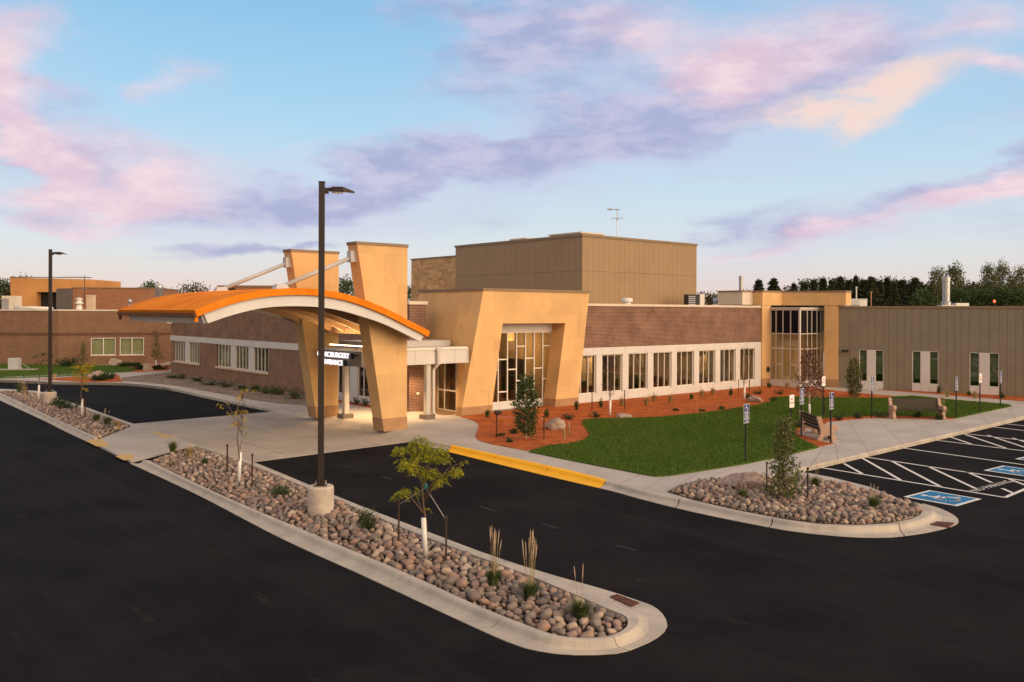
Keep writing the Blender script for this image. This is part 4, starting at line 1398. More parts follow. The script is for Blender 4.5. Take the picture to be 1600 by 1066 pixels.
downlight(2.2, 3.4, 2.615, 'round downlight in the flat canopy soffit behind the near pylon', 340)
downlight(4.7, 4.0, 2.615, 'round downlight in the flat canopy soffit in front of the glass doors', 300)
downlight(2.3, 5.9, 2.615, 'round downlight in the flat canopy soffit behind the far pylon', 300)

pn = thing('pendant_lamp', 'lit amber pendant lamp hanging inside the tall portal window', 'lamp', W(11.0, 5.0, 3.62), ROT)
MB().lathe([(.05, .30), (.16, .26), (.20, .10), (.19, -.12), (.05, -.14)], 16).build('lit_shade', M['pendant_glow'], pn, smooth=True)
MB().tube([(0, 0, .28), (0, 0, .86)], .01, 6).build('cord', M['black'], pn)
l = bpy.data.lights.new('pendant_glow', 'POINT')
l.energy = 160
l.color = (1.0, .66, .32)
l.shadow_soft_size = .25
lo = link('pendant_glow', l, pn)
lo.location = (0, 0, -.4)


# ---- olive metal wing
wing = thing('metal_wing', 'olive metal panelled wing with narrow paired windows behind the benches', 'building', PC, ROTC)
edges = [-6.38, -5.67, -5.12, -4.62, -4.13, -3.63, -3.34, -2.87, -2.43, -1.99, -1.48, -.98, -.48, -.04, .38, .76, 1.20, 1.76, 2.25, 2.77, 3.18, 3.61, 4.0, 4.45, 4.9, 5.4, 5.9, 6.4, 6.8, 7.3, 7.8, 8.3, 8.8, 9.3, 9.8, 10.3, 10.8, 11.3, 11.8]
pairs_ = [(-5.12, -3.63), (-1.99, -.48), (1.20, 2.77), (4.45, 5.9), (7.8, 9.3)]
part(wing, 'backing_wall', M['seam'], 'a', -6.6, 11.8, .034, .25, 2.66, 5.3)
xs_ = [-6.6] + [v for pr in pairs_ for v in pr] + [11.8]
for p, q in zip(xs_[::2], xs_[1::2]):
    part(wing, 'backing_wall', M['seam'], 'a', p, q, .034, .25, .05, 2.658)
rnd = random.Random(5)
for p, q in zip(edges[:-1], edges[1:]):
    mid = (p + q) / 2
    z0 = 2.665 if any(a <= mid <= b for a, b in pairs_) else .12
    cuts = [z0] + sorted(c for c in rnd.sample([3.68, 2.65, 4.4], 1) if c > z0 + .3) + [5.29]
    for a, b in zip(cuts[:-1], cuts[1:]):
        part(wing, 'metal_panel', M['olive'], 'a', p + .006, q - .006, 0, .034, a + .004, b - .004)
part(wing, 'metal_cap', M['cap'], 'a', -6.6, 11.9, -.03, .35, 5.30, 5.45)
part(wing, 'roof', M['roof'], 'a', -6.6, 11.8, .35, 22, 5.0, 5.2)
for (a, b) in pairs_:
    m1, m2 = a + (b - a) * .34, b - (b - a) * .34
    for (u0, u1) in ((a + .01, m1), (m2, b - .01)):
        window(wing, 'a', .02, u0, u1, .62, 2.655, (), 'glass_green', .035)
        part(wing, 'sill_panel', M['white_panel'], 'a', u0, u1, -.012, .10, .12, .612)
        part(wing, 'blind', M['curtain'], 'a', u0 + .04, u1 - .04, .20, .22, .9 if a > -5 else 1.1, 2.62)
    part(wing, 'pier_panel', M['white_panel'], 'a', m1 + .008, m2 - .008, -.012, .10, .12, 2.655)
    part(wing, 'room_wall', M['dark'], 'a', a - .1, b + .1, 1.4, 1.5, .1, 2.7)
wl = thing('wall_lamp', 'small dark wall lamp on the olive metal wing beside the glass entry', 'wall lamp', PC + CX * -5.95 + Vector((0, 0, 2.55)), ROTC)
MB().box(-.2, .2, -.20, -.005, -.06, .06).build('housing', M['black'], wl)
MB().box(-.17, .17, -.18, -.03, -.066, -.061).build('lens', M['lens'], wl)

# ---- corner entry with projecting glass bay
tower = thing('corner_entry', 'stone clad corner entry with a projecting glass bay between brick and metal wings', 'entry', P0, ROT)
def ab(p):
    q = p - P0
    return (q.dot(AX), q.dot(BX))
E0 = ab(PC - CX * 7.25 - CY * .12)
E1 = ab(PC - CX * 6.39 - CY * .12)
E2 = ab(PC - CX * 5.9 - CY * .12)
E1b = ab(PC - CX * 6.39 + CY * 1.4)
E2b = ab(PC - CX * 5.9 + CY * 1.4)
E0b = ab(PC - CX * 7.25 + CY * .6)
# inner corner of the two wall planes
d0 = Vector((E1[0] - E0[0], E1[1] - E0[1])).normalized()
tt = (2.42 - E0[1]) / d0.y
Kc = (E0[0] + d0.x * tt, 2.42)
MB().prism([(30.56, 2.42), (31.55, 2.42), (31.55, 3.2), (30.56, 3.2)], .66, 5.49).build('stone_pier', M['gold'], tower)
MB().prism([(30.54, 2.40), (31.57, 2.40), (31.57, 3.22), (30.54, 3.22)], .10, .655).build('base_course', M['gold_band'], tower)
MB().prism([E0, E1, E1b, E0b], .66, 5.49).build('stone_pier', M['gold'], tower)
MB().prism([ab(PC - CX * 7.27 - CY * .14), ab(PC - CX * 6.37 - CY * .14), E1b, E0b], .10, .655).build('base_course', M['gold_band'], tower)
MB().prism([(30.52, 2.38), Kc, ab(PC - CX * 6.39 - CY * .16), ab(PC - CX * 5.9 - CY * .16), E2b, (Kc[0] + 1, 5.2), (30.52, 5.2)], 5.50, 6.36).build('stone_fascia', M['gold'], tower)
MB().prism([(30.48, 2.34), (Kc[0], 2.38), ab(PC - CX * 6.39 - CY * .20), ab(PC - CX * 5.86 - CY * .20), ab(PC - CX * 5.86 + CY * 1.45), (Kc[0] + 1, 5.24), (30.48, 5.24)], 6.365, 6.47).build('metal_cap', M['cap'], tower)
part(tower, 'side_fascia', M['coping'], 'a', 29.3, 30.515, 3.1, 5.0, 5.52, 6.36)
part(tower, 'metal_cap', M['cap'], 'a', 29.25, 30.475, 3.05, 5.05, 6.365, 6.46)
BA, BB = 31.5, .24
spand = lambda a, b, c, d: 'spandrel' if c > 3.6 else 'glass'
window(tower, 'b', BA, BB + .06, 2.41, .56, 5.22, (.93, 1.49, 2.0), spand, .06, [[1.6, 2.65, 3.64], [2.65, 3.64], [1.6, 2.65, 3.64], [2.65, 3.64]], 'alu', name='bay_glazing', mw=.06)
window(tower, 'a', BB, BA + .06, 34.42, .56, 5.22, (32.4, 32.95, 33.6, 34.1), spand, .06, [[2.65, 3.64], [1.6, 2.65, 3.64], [2.65, 3.64], [2.65, 3.64], [1.6, 2.65, 3.64]], 'alu', name='bay_glazing', mw=.06)
part(tower, 'corner_post', M['white_frame'], 'a', BA - .02, BA + .058, BB - .02, BB + .058, .56, 5.22)
part(tower, 'sill_panel', M['white_panel'], 'b', BB - .03, 2.41, BA - .03, BA + .12, .10, .555)
part(tower, 'sill_panel', M['white_panel'], 'a', BA + .125, 34.45, BB - .03, BB + .12, .10, .555)
part(tower, 'bay_roof', M['alu'], 'a', BA - .05, 34.5, BB - .05, 2.40, 5.225, 5.36)
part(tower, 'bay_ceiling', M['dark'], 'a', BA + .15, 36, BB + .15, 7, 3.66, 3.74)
part(tower, 'bay_floor', M['room_floor'], 'a', BA + .12, 37, BB + .12, 7, .10, .16)
part(tower, 'bay_wall', M['room'], 'a', 31.7, 38, 6.0, 6.2, .16, 3.66)
part(tower, 'bay_wall', M['room'], 'b', 2.5, 6.0, 37.8, 38.0, .16, 3.66)
part(tower, 'ceiling_light', M['ceil_glow'], 'a', 33, 34.6, 2.5, 3.6, 3.62, 3.655)
part(tower, 'bay_door', M['gold_band'], 'a', 33.0, 34.0, 5.95, 5.998, .16, 2.4)
hb = thing('hose_cabinet', 'small black hose reel fixed low on the stone pier left of the glass bay', 'hose reel', W(31.2, 2.415, 1.25), ROT)
MB().lathe([(.0, -.03), (.14, -.03), (.17, 0), (.14, .03), (.0, .03)], 14).xform(Matrix.Rotation(pi / 2, 4, 'X')).build('reel', M['black'], hb, loc=(0, -.06, 0))
MB().box(-.05, .05, -.04, 0.0, -.14, .2).build('bracket', M['black'], hb)

# ---- older tan wing at the left, and what stands on and behind its roof
TK = Vector((-40.0, 75.6, 0))
TR = atan2(.286, .958)
tan = thing('tan_wing', 'long low tan brick wing with two white framed windows behind the left lawn', 'building', TK, TR)
part(tan, 'brick_wall', M['tan_brick'], 'a', 0, 2.62, 0, .4, .05, 2.76)
part(tan, 'brick_wall', M['tan_brick'], 'a', 4.66, 4.98, 0, .4, .05, 2.76)
part(tan, 'brick_wall', M['tan_brick'], 'a', 7.06, 24, 0, .4, .05, 2.76)
for u in (2.64, 5.0):
    part(tan, 'brick_wall', M['tan_brick'], 'a', u - .018, u + 2.06 - .002, 0, .4, .05, .98)
    part(tan, 'brick_wall', M['tan_brick'], 'a', u - .018, u + 2.06 - .002, 0, .4, 2.56, 2.76)
    window(tan, 'a', .03, u, u + 2.02, 1.0, 2.54, (u + 1.01,), 'glass_green', .07, mw=.08)
    part(tan, 'blind', M['sage'], 'a', u + .08, u + 1.94, .25, .27, 1.1, 2.5)
    part(tan, 'stone_sill', M['sill'], 'a', u - .08, u + 2.1, -.08, .2, .90, .985)
part(tan, 'band_course', M['tan_band'], 'a', 0, 24, -.03, .4, 2.762, 2.98)
part(tan, 'brick_wall', M['tan_brick'], 'a', 0, 24, 0, .4, 2.982, 4.93)
part(tan, 'coping', M['coping'], 'a', -.05, 24, -.06, .5, 4.932, 5.06)
part(tan, 'roof', M['roof'], 'a', 0, 24, .5, 20, 4.6, 4.75)
lf = Vector((-.9955, .095))
for nm, z0, z1, g, m in (('brick_wall', .05, 2.76, 0, 'tan_brick'), ('band_course', 2.762, 2.98, .03, 'tan_band'), ('brick_wall', 2.982, 4.93, 0, 'tan_brick'), ('coping', 4.932, 5.06, .06, 'coping')):
    o = MB().box(-45, -.02, -g, .4, z0, z1).build(nm, M[m], tan)
    o.rotation_euler = (0, 0, atan2(-lf.y, -lf.x) - TR)
o = MB().box(-45, 0, .5, 24, 4.6, 4.75).build('roof', M['roof'], tan)
o.rotation_euler = (0, 0, atan2(-lf.y, -lf.x) - TR)
o.location = (0, 0, .004)


def wbox(name, m, label, cat, X0, X1, Y0, Y1, z0, z1, parts=(), group=None):
    t = thing(name, label, cat, ((X0 + X1) / 2, (Y0 + Y1) / 2, z0), 0, group)
    hx, hy = (X1 - X0) / 2, (Y1 - Y0) / 2
    MB().box(-hx, hx, -hy, hy, 0, z1 - z0).build(parts[0] if parts else 'body', m, t, bevel=0)
    return t


ot = thing('orange_hall', 'orange walled hall with a dark opening rising behind the left roof', 'building', (-54, 100, 0))
lx, rx_ = -4.55, 4.75
MB().extrude([(lx + .45, 0), (-1.45, 0), (-1.45, 7.1), (.95, 7.1), (.95, 0), (rx_, 0), (rx_, 8.6), (lx, 8.75)], 'y', 0, 8).build('wall', M['orange_brick'], ot)
part(ot, 'opening', M['dark'], 'a', -1.45, .95, 1.0, 1.2, 0, 7.1)
part(ot, 'metal_cap', M['cap'], 'a', lx - .05, rx_ + .05, -.05, .4, 8.76, 8.86)
gh = thing('brick_block', 'flat roofed reddish brick block beyond the left roof, grey on its near side', 'building', (-47.1, 92, 0))
MB().hexa([(0, 0, 0), (7.8, 1.5, 0), (7.8, 9, 0), (0, 8, 0), (0, 0, 7.38), (7.8, 1.5, 7.38), (7.8, 9, 7.38), (0, 8, 7.38)]).build('wall', M['red_brick_far'], gh)
MB().hexa([(-3.0, 2.3, 0), (-.02, -.02, 0), (-.02, 8, 0), (-3.0, 8, 0), (-3.0, 2.3, 7.36), (-.02, -.02, 7.36), (-.02, 8, 7.36), (-3.0, 8, 7.36)]).build('side_wall', M['grey_brick_far'], gh)
MB().hexa([(-.1, -.1, 7.385), (7.9, 1.4, 7.385), (7.9, 9, 7.385), (-.1, 8, 7.385), (-.1, -.1, 7.48), (7.9, 1.4, 7.48), (7.9, 9, 7.48), (-.1, 8, 7.48)]).build('coping', M['cap'], gh)
mh = thing('far_hall', 'low grey brown hall with a small vent, seen above the canopy roof', 'building', (-28, 98, 0))
part(mh, 'wall', M['red_brick_far'], 'a', -5.6, 5.2, 0, 6, 0, 7.75)
part(mh, 'coping', M['cap'], 'a', -5.7, 5.3, -.08, 6, 7.76, 7.9)
part(mh, 'vent', M['dark'], 'a', -4.4, -3.6, -.06, -.002, 6.9, 7.6)
bxx = wbox('roof_unit', M['coping'], 'boxy cream unit on the far left roof next to pale pipes', 'roof unit', -47.0, -45.7, 79, 80, 4.75, 6.3)
part(bxx, 'louvre', M['galv'], 'a', -.62, .0, -.53, -.502, .2, 1.3)
tb = wbox('roof_chase', M['sill'], 'tall narrow buff box on the tan roof before the brick block', 'roof unit', -39.7, -39.1, 80, 80.6, 4.75, 6.35)
part(tb, 'lid', M['coping'], 'a', -.33, .33, -.33, .33, 1.602, 1.66)
mv = thing('mushroom_vent', 'white mushroom vent on the tan roof just right of the far lamp pole', 'vent', (-38.6, 76.5, 4.75))
MB().lathe([(.26, 0), (.26, .55), (.20, .60), (.20, .78)], 16).build('pipe', M['white_frame'], mv, smooth=True)
MB().lathe([(.18, .782), (.34, .80), (.36, .92), (.22, .98), (.20, 1.16), (.30, 1.2), (.28, 1.3), (.05, 1.36)], 16).build('cowl', M['white_frame'], mv, smooth=True)
sv_ = thing('spun_vent', 'small silver vent on the tan roof left of the orange eave', 'vent', (-34.2, 76.8, 4.75))
MB().lathe([(.24, 0), (.24, .4), (.12, .45), (.12, .9)], 14).build('pipe', M['galv'], sv_, smooth=True)
MB().lathe([(.13, .9), (.18, .95), (.16, 1.15), (.05, 1.3)], 14).build('cowl', M['galv'], sv_, smooth=True)
rp = thing('roof_pipework', 'white duct run lying on the far left roof', 'ductwork', (-43.4, 77.6, 4.75))
MB().tube([(-1.6, 0, .42), (.2, 0, .42), (1.8, .1, .36)], .17, 10).build('duct', M['white_frame'], rp, smooth=True)
MB().box(-1.4, -.9, -.25, .25, 0, .28).build('stand', M['white_frame'], rp)
MB().box(.8, 1.2, -.2, .2, 0, .24).build('stand', M['white_frame'], rp)
yg = thing('yagi_antenna', 'thin comb antenna on a mast against the brick block', 'antenna', (-44.6, 89.5, 6.0))
MB().tube([(0, 0, -.6), (0, 0, 2.6)], .03, 6).build('mast', M['black'], yg)
mb = MB().tube([(-2.2, 0, 2.55), (.15, 0, 2.52)], .010, 5).tube([(0, 0, .1), (0, 0, 2.52)], .012, 5)
for k in range(7):
    mb.tube([(-2.15 + k * .34, -.12, 2.45), (-2.15 + k * .34, .12, 2.65)], .010, 4)
mb.tube([(-.35, 0, 1.25), (.35, 0, 1.25)], .02, 5).tube([(-.35, 0, .1), (.35, 0, .1)], .02, 5)
mb.build('boom', M['galv'], yg)
fl = thing('flue_pipe', 'silver flue pipe standing on the roof left of the vaulted canopy', 'flue', (-32.9, 80, 4.6))
MB().lathe([(.32, 0), (.32, 2.3), (.36, 2.32), (.36, 2.75), (.30, 2.8)], 16).build('pipe', M['galv'], fl, smooth=True)
MB().lathe([(.36, 1.0), (.36, 1.12)], 16).build('collar', M['galv'], fl)

# roof plant over the right wings
def flue(X, Y, z0, h, r, label, ducts):
    t = thing('flue_pipe', label, 'flue', (X, Y, z0))
    MB().lathe([(r * 1.35, 0), (r * 1.35, .25), (r, .35), (r, h - .35), (r * 1.12, h - .33), (r * 1.12, h), (r * .9, h + .02)], 18).build('pipe', M['galv'], t, smooth=False)
    for z in (h * .35, h * .62):
        MB().lathe([(r * 1.06, z), (r * 1.06, z + .07)], 18).build('collar', M['galv'], t)
    if ducts:
        MB().tube([(-2.3, .1, .45), (-1.2, .1, .75), (0, 0, .75)], .36, 12).build('duct', M['galv'], t, smooth=True)
        MB().box(-2.4, -2.0, -.3, .5, -.3, .3).build('duct_box', M['galv'], t)
        MB().box(-.45, .45, -.35, .35, -.35, .2).build('base_box', M['galv'], t)
    else:
        MB().box(-.5, .5, -.4, .4, -.35, .05).build('base_box', M['galv'], t)
        MB().box(.6, 1.6, -.3, .3, -.35, .2).build('side_box', M['white_frame'], t)
    return t


flue(20.0, 75, 5.45, 2.75, .17, 'slim silver flue with a curved duct, standing behind the brick parapet', True)
flue(33.4, 66, 5.6, 2.2, .26, 'stout silver flue on the olive wing roof below the tall trees', False)
vn = thing('roof_vent', 'small round white vent on the brick wing roof below the penthouse', 'vent', (7.0, 52.3, 5.28))
MB().lathe([(.32, 0), (.32, .18), (.24, .2), (.24, .34)], 16).build('curb', M['white_frame'], vn)
MB().lathe([(.34, .34), (.36, .40), (.34, .56), (.2, .6)], 16).build('cap', M['white_frame'], vn)
ac = thing('condenser_unit', 'dark louvred condenser unit on the roof at the foot of the penthouse', 'air conditioner', (12.05, 57.5, 5.28), .2)
MB().box(-.42, .42, -.35, .35, 0, .92).build('cabinet', M['black'], ac)
for k in range(6):
    MB().box(-.38, .1, -.366, -.352, .1 + k * .13, .16 + k * .13).build('louvre', M['steel'], ac)
MB().box(.44, .78, -.3, .3, 0, .95).build('side_panel', M['white_frame'], ac)
for (x, y, w, d, z, h, m, lab) in ((29.6, 74, 2.1, 1.6, 5.2, 1.05, 'galv', 'grey roof unit on the metal wing beside the stone corner entry'), ):
    t = wbox('roof_unit', M[m], lab, 'roof unit', x - w / 2, x + w / 2, y, y + d, z, z + h)
    part(t, 'hood', M['galv'], 'a', -.8, .3, -1.0, -.802, .5, .95)
    part(t, 'service_panel', M['white_frame'], 'a', .35, .95, -.86, -.802, .1, .9)
for (x, y, h, m, lab) in ((30.5, 76, 2.0, 'white_frame', 'thin white vent pipe behind the corner entry, the pale one'), (31.8, 76, 1.6, 'gold_band', 'thin brown pipe right of the pale vent pipe on the metal wing')):
    t = thing('vent_pipe', lab, 'pipe', (x, y, 5.2))
    MB().tube([(0, 0, 0), (0, 0, h)], .055, 8).build('pipe', M[m], t)
    MB().lathe([(.09, h), (.09, h + .12)], 10).build('cap', M[m], t)
an = thing('roof_antenna', 'thin mast with two small antennas on top of the penthouse', 'antenna', (8.35, 68.5, 9.6))
MB().tube([(0, 0, 0), (0, 0, 3.7)], .025, 8).build('mast', M['galv'], an)
mb = MB().tube([(-.8, 0, 3.62), (.25, 0, 3.58)], .03, 6).tube([(-.5, 0, 2.9), (.5, 0, 2.9)], .025, 6).tube([(.06, 0, 2.9), (.06, 0, 3.6)], .02, 5)
for k in range(5):
    mb.tube([(-.75 + k * .2, -.25, 3.62), (-.75 + k * .2, .25, 3.62)], .018, 4)
mb.box(-.05, .06, -.04, .04, 2.7, 2.95).box(-.7, -.4, -.03, .03, 3.54, 3.68)
mb.build('aerial', M['galv'], an)
for (a0, a1, b0, b1, h, lab) in ((19.9, 21.9, 8.6, 11.5, .28, 'flat pale hatch housing on the near corner of the penthouse roof'), (19.7, 20.6, 13.6, 15.2, .2, 'smaller pale hatch on the penthouse roof set back along its dark side')):
    t = thing('roof_hatch', lab, 'roof hatch', W((a0 + a1) / 2, (b0 + b1) / 2, 9.70), ROT)
    MB().box(-(a1 - a0) / 2, (a1 - a0) / 2, -(b1 - b0) / 2, (b1 - b0) / 2, 0, h).build('curb', M['sill'], t)
    MB().box(-(a1 - a0) / 2 - .06, (a1 - a0) / 2 + .06, -(b1 - b0) / 2 - .06, (b1 - b0) / 2 + .06, h + .002, h + .1).build('lid', M['coping'], t)
bc = thing('obstruction_light', 'small red light on a short post above the olive wing roof', 'beacon', (40.2, 71.5, 5.2))
MB().tube([(0, 0, 0), (0, 0, .72)], .03, 6).build('post', M['black'], bc)
MB().lathe([(.05, .72), (.09, .76), (.08, .9), (.02, .94)], 10).build('lit_lens', M['red_glow'], bc, smooth=True)
wf = thing('wall_floodlight', 'white floodlight on the far corner of the left brick wall', 'floodlight', W(4.56, 37.7, 4.05), ROT)
MB().box(-.10, -.002, -.08, .08, -.08, .08).build('bracket', M['steel'], wf)
MB().box(-.42, -.10, -.16, .16, -.04, .12).build('head', M['lens'], wf)

# seats seen through the long window band
def armchair(name):
    t = thing(name, 'dark upholstered armchair inside the brick wing behind the window band', 'chair', (0, 0, 0), 0, 'armchairs inside the window band')
    MB().box(-.32, .32, -.32, .28, .22, .45).build('seat', M['chair'], t, bevel=.03)
    MB().box(-.32, .32, .20, .34, .45, .95).build('backrest', M['chair'], t, bevel=.03)
    for s in (-1, 1):
        MB().box(s * .36 - .04, s * .36 + .04, -.3, .3, .22, .66).build('armrest', M['chair'], t)
        for y in (-.27, .25):
            MB().tube([(s * .3, y, 0), (s * .3, y, .22)], .022, 6).build('leg', M['black'], t)
    return t
ch = armchair('armchair')
first = True
for k, (a, b, rz, wh) in enumerate(((16.0, 4.2, .3, 'second window from the portal, nearer chair'), (18.2, 3.9, -.2, 'third window, left chair'), (19.1, 4.1, .5, 'third window, right chair'), (20.3, 3.9, .1, 'fourth window, nearer chair'), (22.4, 4.2, -.4, 'fifth window'), (24.4, 4.0, .2, 'sixth window'),
                               (15.9, 5.4, 3.0, 'second window, chair deeper in the room'), (20.9, 5.2, 2.8, 'fourth window, chair deeper in the room'), (26.7, 4.3, .1, 'seventh window'), (28.9, 4.1, -.2, 'last window'))):
    ch_lab = 'dark armchair seen through the ' + wh
    if first:
        ch['label'] = ch_lab
        ch.location, ch.rotation_euler = W(a, b, .16), (0, 0, ROT + rz)
        first = False
    else:
        dup(ch, W(a, b, .16), ROT + rz, ch_lab)
# ================================================================== STREET FURNITURE
def light_pole(px, py, label, arm_dir):
    p = site(px, py, .10)
    t = thing('light_pole', label, 'lamp post', (p.x, p.y, .08), 0, 'parking lot light poles')
    prof = [(.31, 0), (.312, .16), (.306, .165), (.306, .172), (.312, .177), (.312, .33), (.306, .335), (.306, .342), (.312, .347), (.312, .50), (.306, .505), (.306, .512), (.312, .517), (.312, .66), (.29, .70), (.05, .71)]
    MB().lathe(prof, 36).build('concrete_base', M['base_concrete'], t)
    bp = MB().box(-.15, .15, -.15, .15, .712, .735).box(-.10, .10, -.10, .10, .735, .80).build('base_plate', M['pole'], t)
    for sx in (-1, 1):
        for sy in (-1, 1):
            MB().tube([(sx * .118, sy * .118, .735), (sx * .118, sy * .118, .80)], .018, 8).build('anchor_bolt', M['galv'], bp)
    MB().box(-.072, .072, -.072, .072, .80, 8.02).build('shaft', M['pole'], t, bevel=.008)
    MB().box(-.078, .078, -.078, .078, 8.021, 8.05).build('shaft_cap', M['pole'], t)
    hd = MB()
    hd.box(.074, .16, -.05, .05, 7.76, 7.90)
    hd.hexa([(.16, -.04, 7.82), (.26, -.04, 7.82), (.26, .04, 7.82), (.16, .04, 7.82), (.16, -.04, 7.90), (.26, -.04, 7.92), (.26, .04, 7.92), (.16, .04, 7.90)])
    hd.hexa([(.24, -.13, 7.80), (.50, -.15, 7.80), (.50, .15, 7.80), (.24, .13, 7.80), (.24, -.13, 7.92), (.50, -.15, 7.92), (.50, .15, 7.92), (.24, .13, 7.92)])
    hd.hexa([(.50, -.15, 7.83), (.78, -.10, 7.80), (.78, .10, 7.80), (.50, .15, 7.83), (.50, -.15, 7.92), (.78, -.10, 7.82), (.78, .10, 7.82), (.50, .15, 7.92)])
    h = hd.build('lamp_head', M['pole'], t)
    MB().box(.30, .48, -.11, .11, 7.78, 7.797).build('lens', M['lens'], h)
    t.rotation_euler = (0, 0, arm_dir)
    return t


light_pole(501, 803, 'tall dark lamp post on a round concrete base in the long near stone island', R(10))
light_pole(78, 633, 'tall dark lamp post on a concrete base among the stones at the far left', R(10))


def sign_post(px, py, kind, label, tilt=0.0, z=.15):
    p = site(px, py, z)
    t = thing('accessible_parking_sign' if kind == 'blue' else 'parking_sign', label, 'sign', (p.x, p.y, z), ROT + tilt, 'blue accessible parking signs' if kind == 'blue' else 'white parking signs')
    MB().box(-.022, .022, -.022, .022, 0, 1.92).build('post', M['black'], t)
    y = -.026
    V = lambda u, v, zz: (u, y - .008 - zz, v)
    if kind == 'blue':
        for nm, z0, z1 in (('main_plate', 1.44, 1.90), ('van_plate', 1.28, 1.425)):
            pl_ = MB().box(-.15, .15, y - .004, y, z0, z1).build(nm, M['sign_white'], t)
            MB().box(-.137, .137, y - .008, y - .004, z0 + .013, z1 - .013).build('blue_face', M['sign_blue'], pl_)
            mb = MB()
            if nm == 'main_plate':
                wheelchair(mb, .21, lambda u, v, zz: V(u, v + 1.775, zz), .0015, .10)
                mb.build('wheelchair_symbol', M['sign_white'], pl_)
                for tx, sz, zz, wd in (('RESERVED', .050, 1.62, .22), ('PARKING', .050, 1.565, .20), ('VEHICLE ID', .036, 1.515, .20), ('REQUIRED', .036, 1.473, .18)):
                    place_text('lettering', tx, sz, Vector((-wd / 2, y - .0095, zz)), Vector((1, 0, 0)), Vector((0, 0, 1)), M['sign_white'], pl_, 0, 'LEFT', wd, .0016)
            else:
                for tx, sz, zz, wd in (('VAN', .046, 1.36, .12), ('ACCESSIBLE', .036, 1.31, .21)):
                    place_text('lettering', tx, sz, Vector((-wd / 2, y - .0095, zz)), Vector((1, 0, 0)), Vector((0, 0, 1)), M['sign_white'], pl_, 0, 'LEFT', wd, .0016)
    else:
        pl_ = MB().box(-.15, .15, y - .004, y, 1.45, 1.91).build('plate', M['sign_white'], t)
        for tx, sz, zz, wd in (('NO', .09, 1.72, .14), ('PARKING', .062, 1.60, .24)):
            place_text('red_lettering', tx, sz, Vector((-wd / 2, y - .0055, zz)), Vector((1, 0, 0)), Vector((0, 0, 1)), M['sign_red'], pl_, 0, 'LEFT', wd, .003)
    return t


b1_ = sign_post(1165, 723, 'blue', 'blue accessible parking sign alone on the lawn edge left of the leafy tree')
for px, py, lab in ((1252, 683, 'blue accessible parking sign standing behind the bench seen from its back'), (1298, 693.5, 'blue accessible parking sign at the plaza corner right of the turned bench'),
                    (1362, 653.5, 'blue accessible parking sign left of the bench that faces the lot'), (1494, 652.6, 'blue accessible parking sign at the lawn edge right of the facing bench'),
                    (1563, 637.5, 'farthest blue accessible parking sign near the tip of the lawn')):
    dup(b1_, site(px, py, .15), ROT, lab)
w1_ = sign_post(1236, 700, 'white', 'white sign with red lettering rising behind the leafy tree in the stone bed')
dup(w1_, site(1286, 652, .15), ROT, 'white sign with red lettering behind the purple leaved tree')
dup(w1_, site(1531, 644.5, .15), ROT, 'white sign with red lettering on the lawn before the far window pair')


def bench(label, loc, rz):
    t = thing('park_bench', label, 'bench', loc, rz, 'benches round the plaza')
    prof = [(-.36, 0), (-.18, 0), (-.14, .20), (.12, .20), (.17, 0), (.36, 0), (.36, .08), (.26, .22), (.24, .36), (.36, .80), (.38, .90), (.30, .93), (.22, .88), (.14, .62), (.02, .60), (-.26, .62), (-.38, .60), (-.42, .52), (-.38, .42), (-.28, .36), (-.28, .22), (-.36, .08)]
    for s in (-1, 1):
        x0 = s * 1.10 - .07
        o = MB().extrude(prof, 'x', x0, x0 + .14).build('end_support', M['bench_stone'], t, bevel=.02)
    for k in range(4):
        y = -.30 + k * .125
        MB().box(-1.03, 1.03, y, y + .10, .405 + .004 * k, .44 + .004 * k).build('seat_plank', M['bench_wood'], t)
    for k in range(3):
        z = .50 + k * .135
        dy = .17 + (z - .45) * .26
        MB().hexa([(-1.03, dy, z), (1.03, dy, z), (1.03, dy + .035, z), (-1.03, dy + .035, z), (-1.03, dy + .03, z + .115), (1.03, dy + .03, z + .115), (1.03, dy + .065, z + .115), (-1.03, dy + .065, z + .115)]).build('back_plank', M['bench_wood'], t)
    MB().box(-1.03, 1.03, -.20, .20, .37, .40).build('under_rail', M['black'], t)
    return t


pa, pb = site(1394, 654, .15), site(1472, 655, .15)
c = (pa + pb) / 2
bench('brown plank bench with pink concrete ends that faces the stalls across the plaza', (c.x, c.y + .05, .15), atan2(pb.y - pa.y, pb.x - pa.x))
pa, pb = site(1262, 676, .15), site(1293, 690, .15)
c = (pa + pb) / 2
bench('brown plank bench with pink concrete ends turned sideways, its back to the lawn', (c.x, c.y, .15), atan2(pa.y - pb.y, pa.x - pb.x))
flat('bench_pad', sites([(1246, 677), (1262, 668.5), (1296, 679), (1312, 688), (1300, 692), (1288, 691)], .17), .12, .174, M['concrete'])

uc = thing('utility_cabinet', 'grey utility cabinet on a concrete pad on the left lawn', 'cabinet', site(24, 578, .19), .1)
MB().box(-1.9, 1.6, -.55, .55, -.06, .06).build('pad', M['concrete'], uc)
MB().box(-.42, .30, -.35, .35, .06, .95).build('cabinet', M['steel'], uc, bevel=.02)
MB().box(-.30, .20, -.362, -.352, .15, .85).build('door', M['steel'], uc)
MB().tube([(.45, 0, .06), (.45, 0, .55), (1.1, 0, .10)], .025, 6).build('cable_guard', M['galv'], uc)
dc = thing('ground_floodlight', 'low black floodlight on the mulch at the foot of the stone portal', 'floodlight', site(778, 648, .17), .4)
MB().box(-.16, .16, -.10, .10, .03, .20).build('head', M['black'], dc, bevel=.04)
MB().tube([(0, 0, -.03), (0, 0, .06)], .03, 8).build('spike', M['black'], dc)
wb = thing('outlet_box', 'small white outlet box on the brick pier behind the near pylon', 'outlet', W(5.05, 5.018, 1.0), ROT)
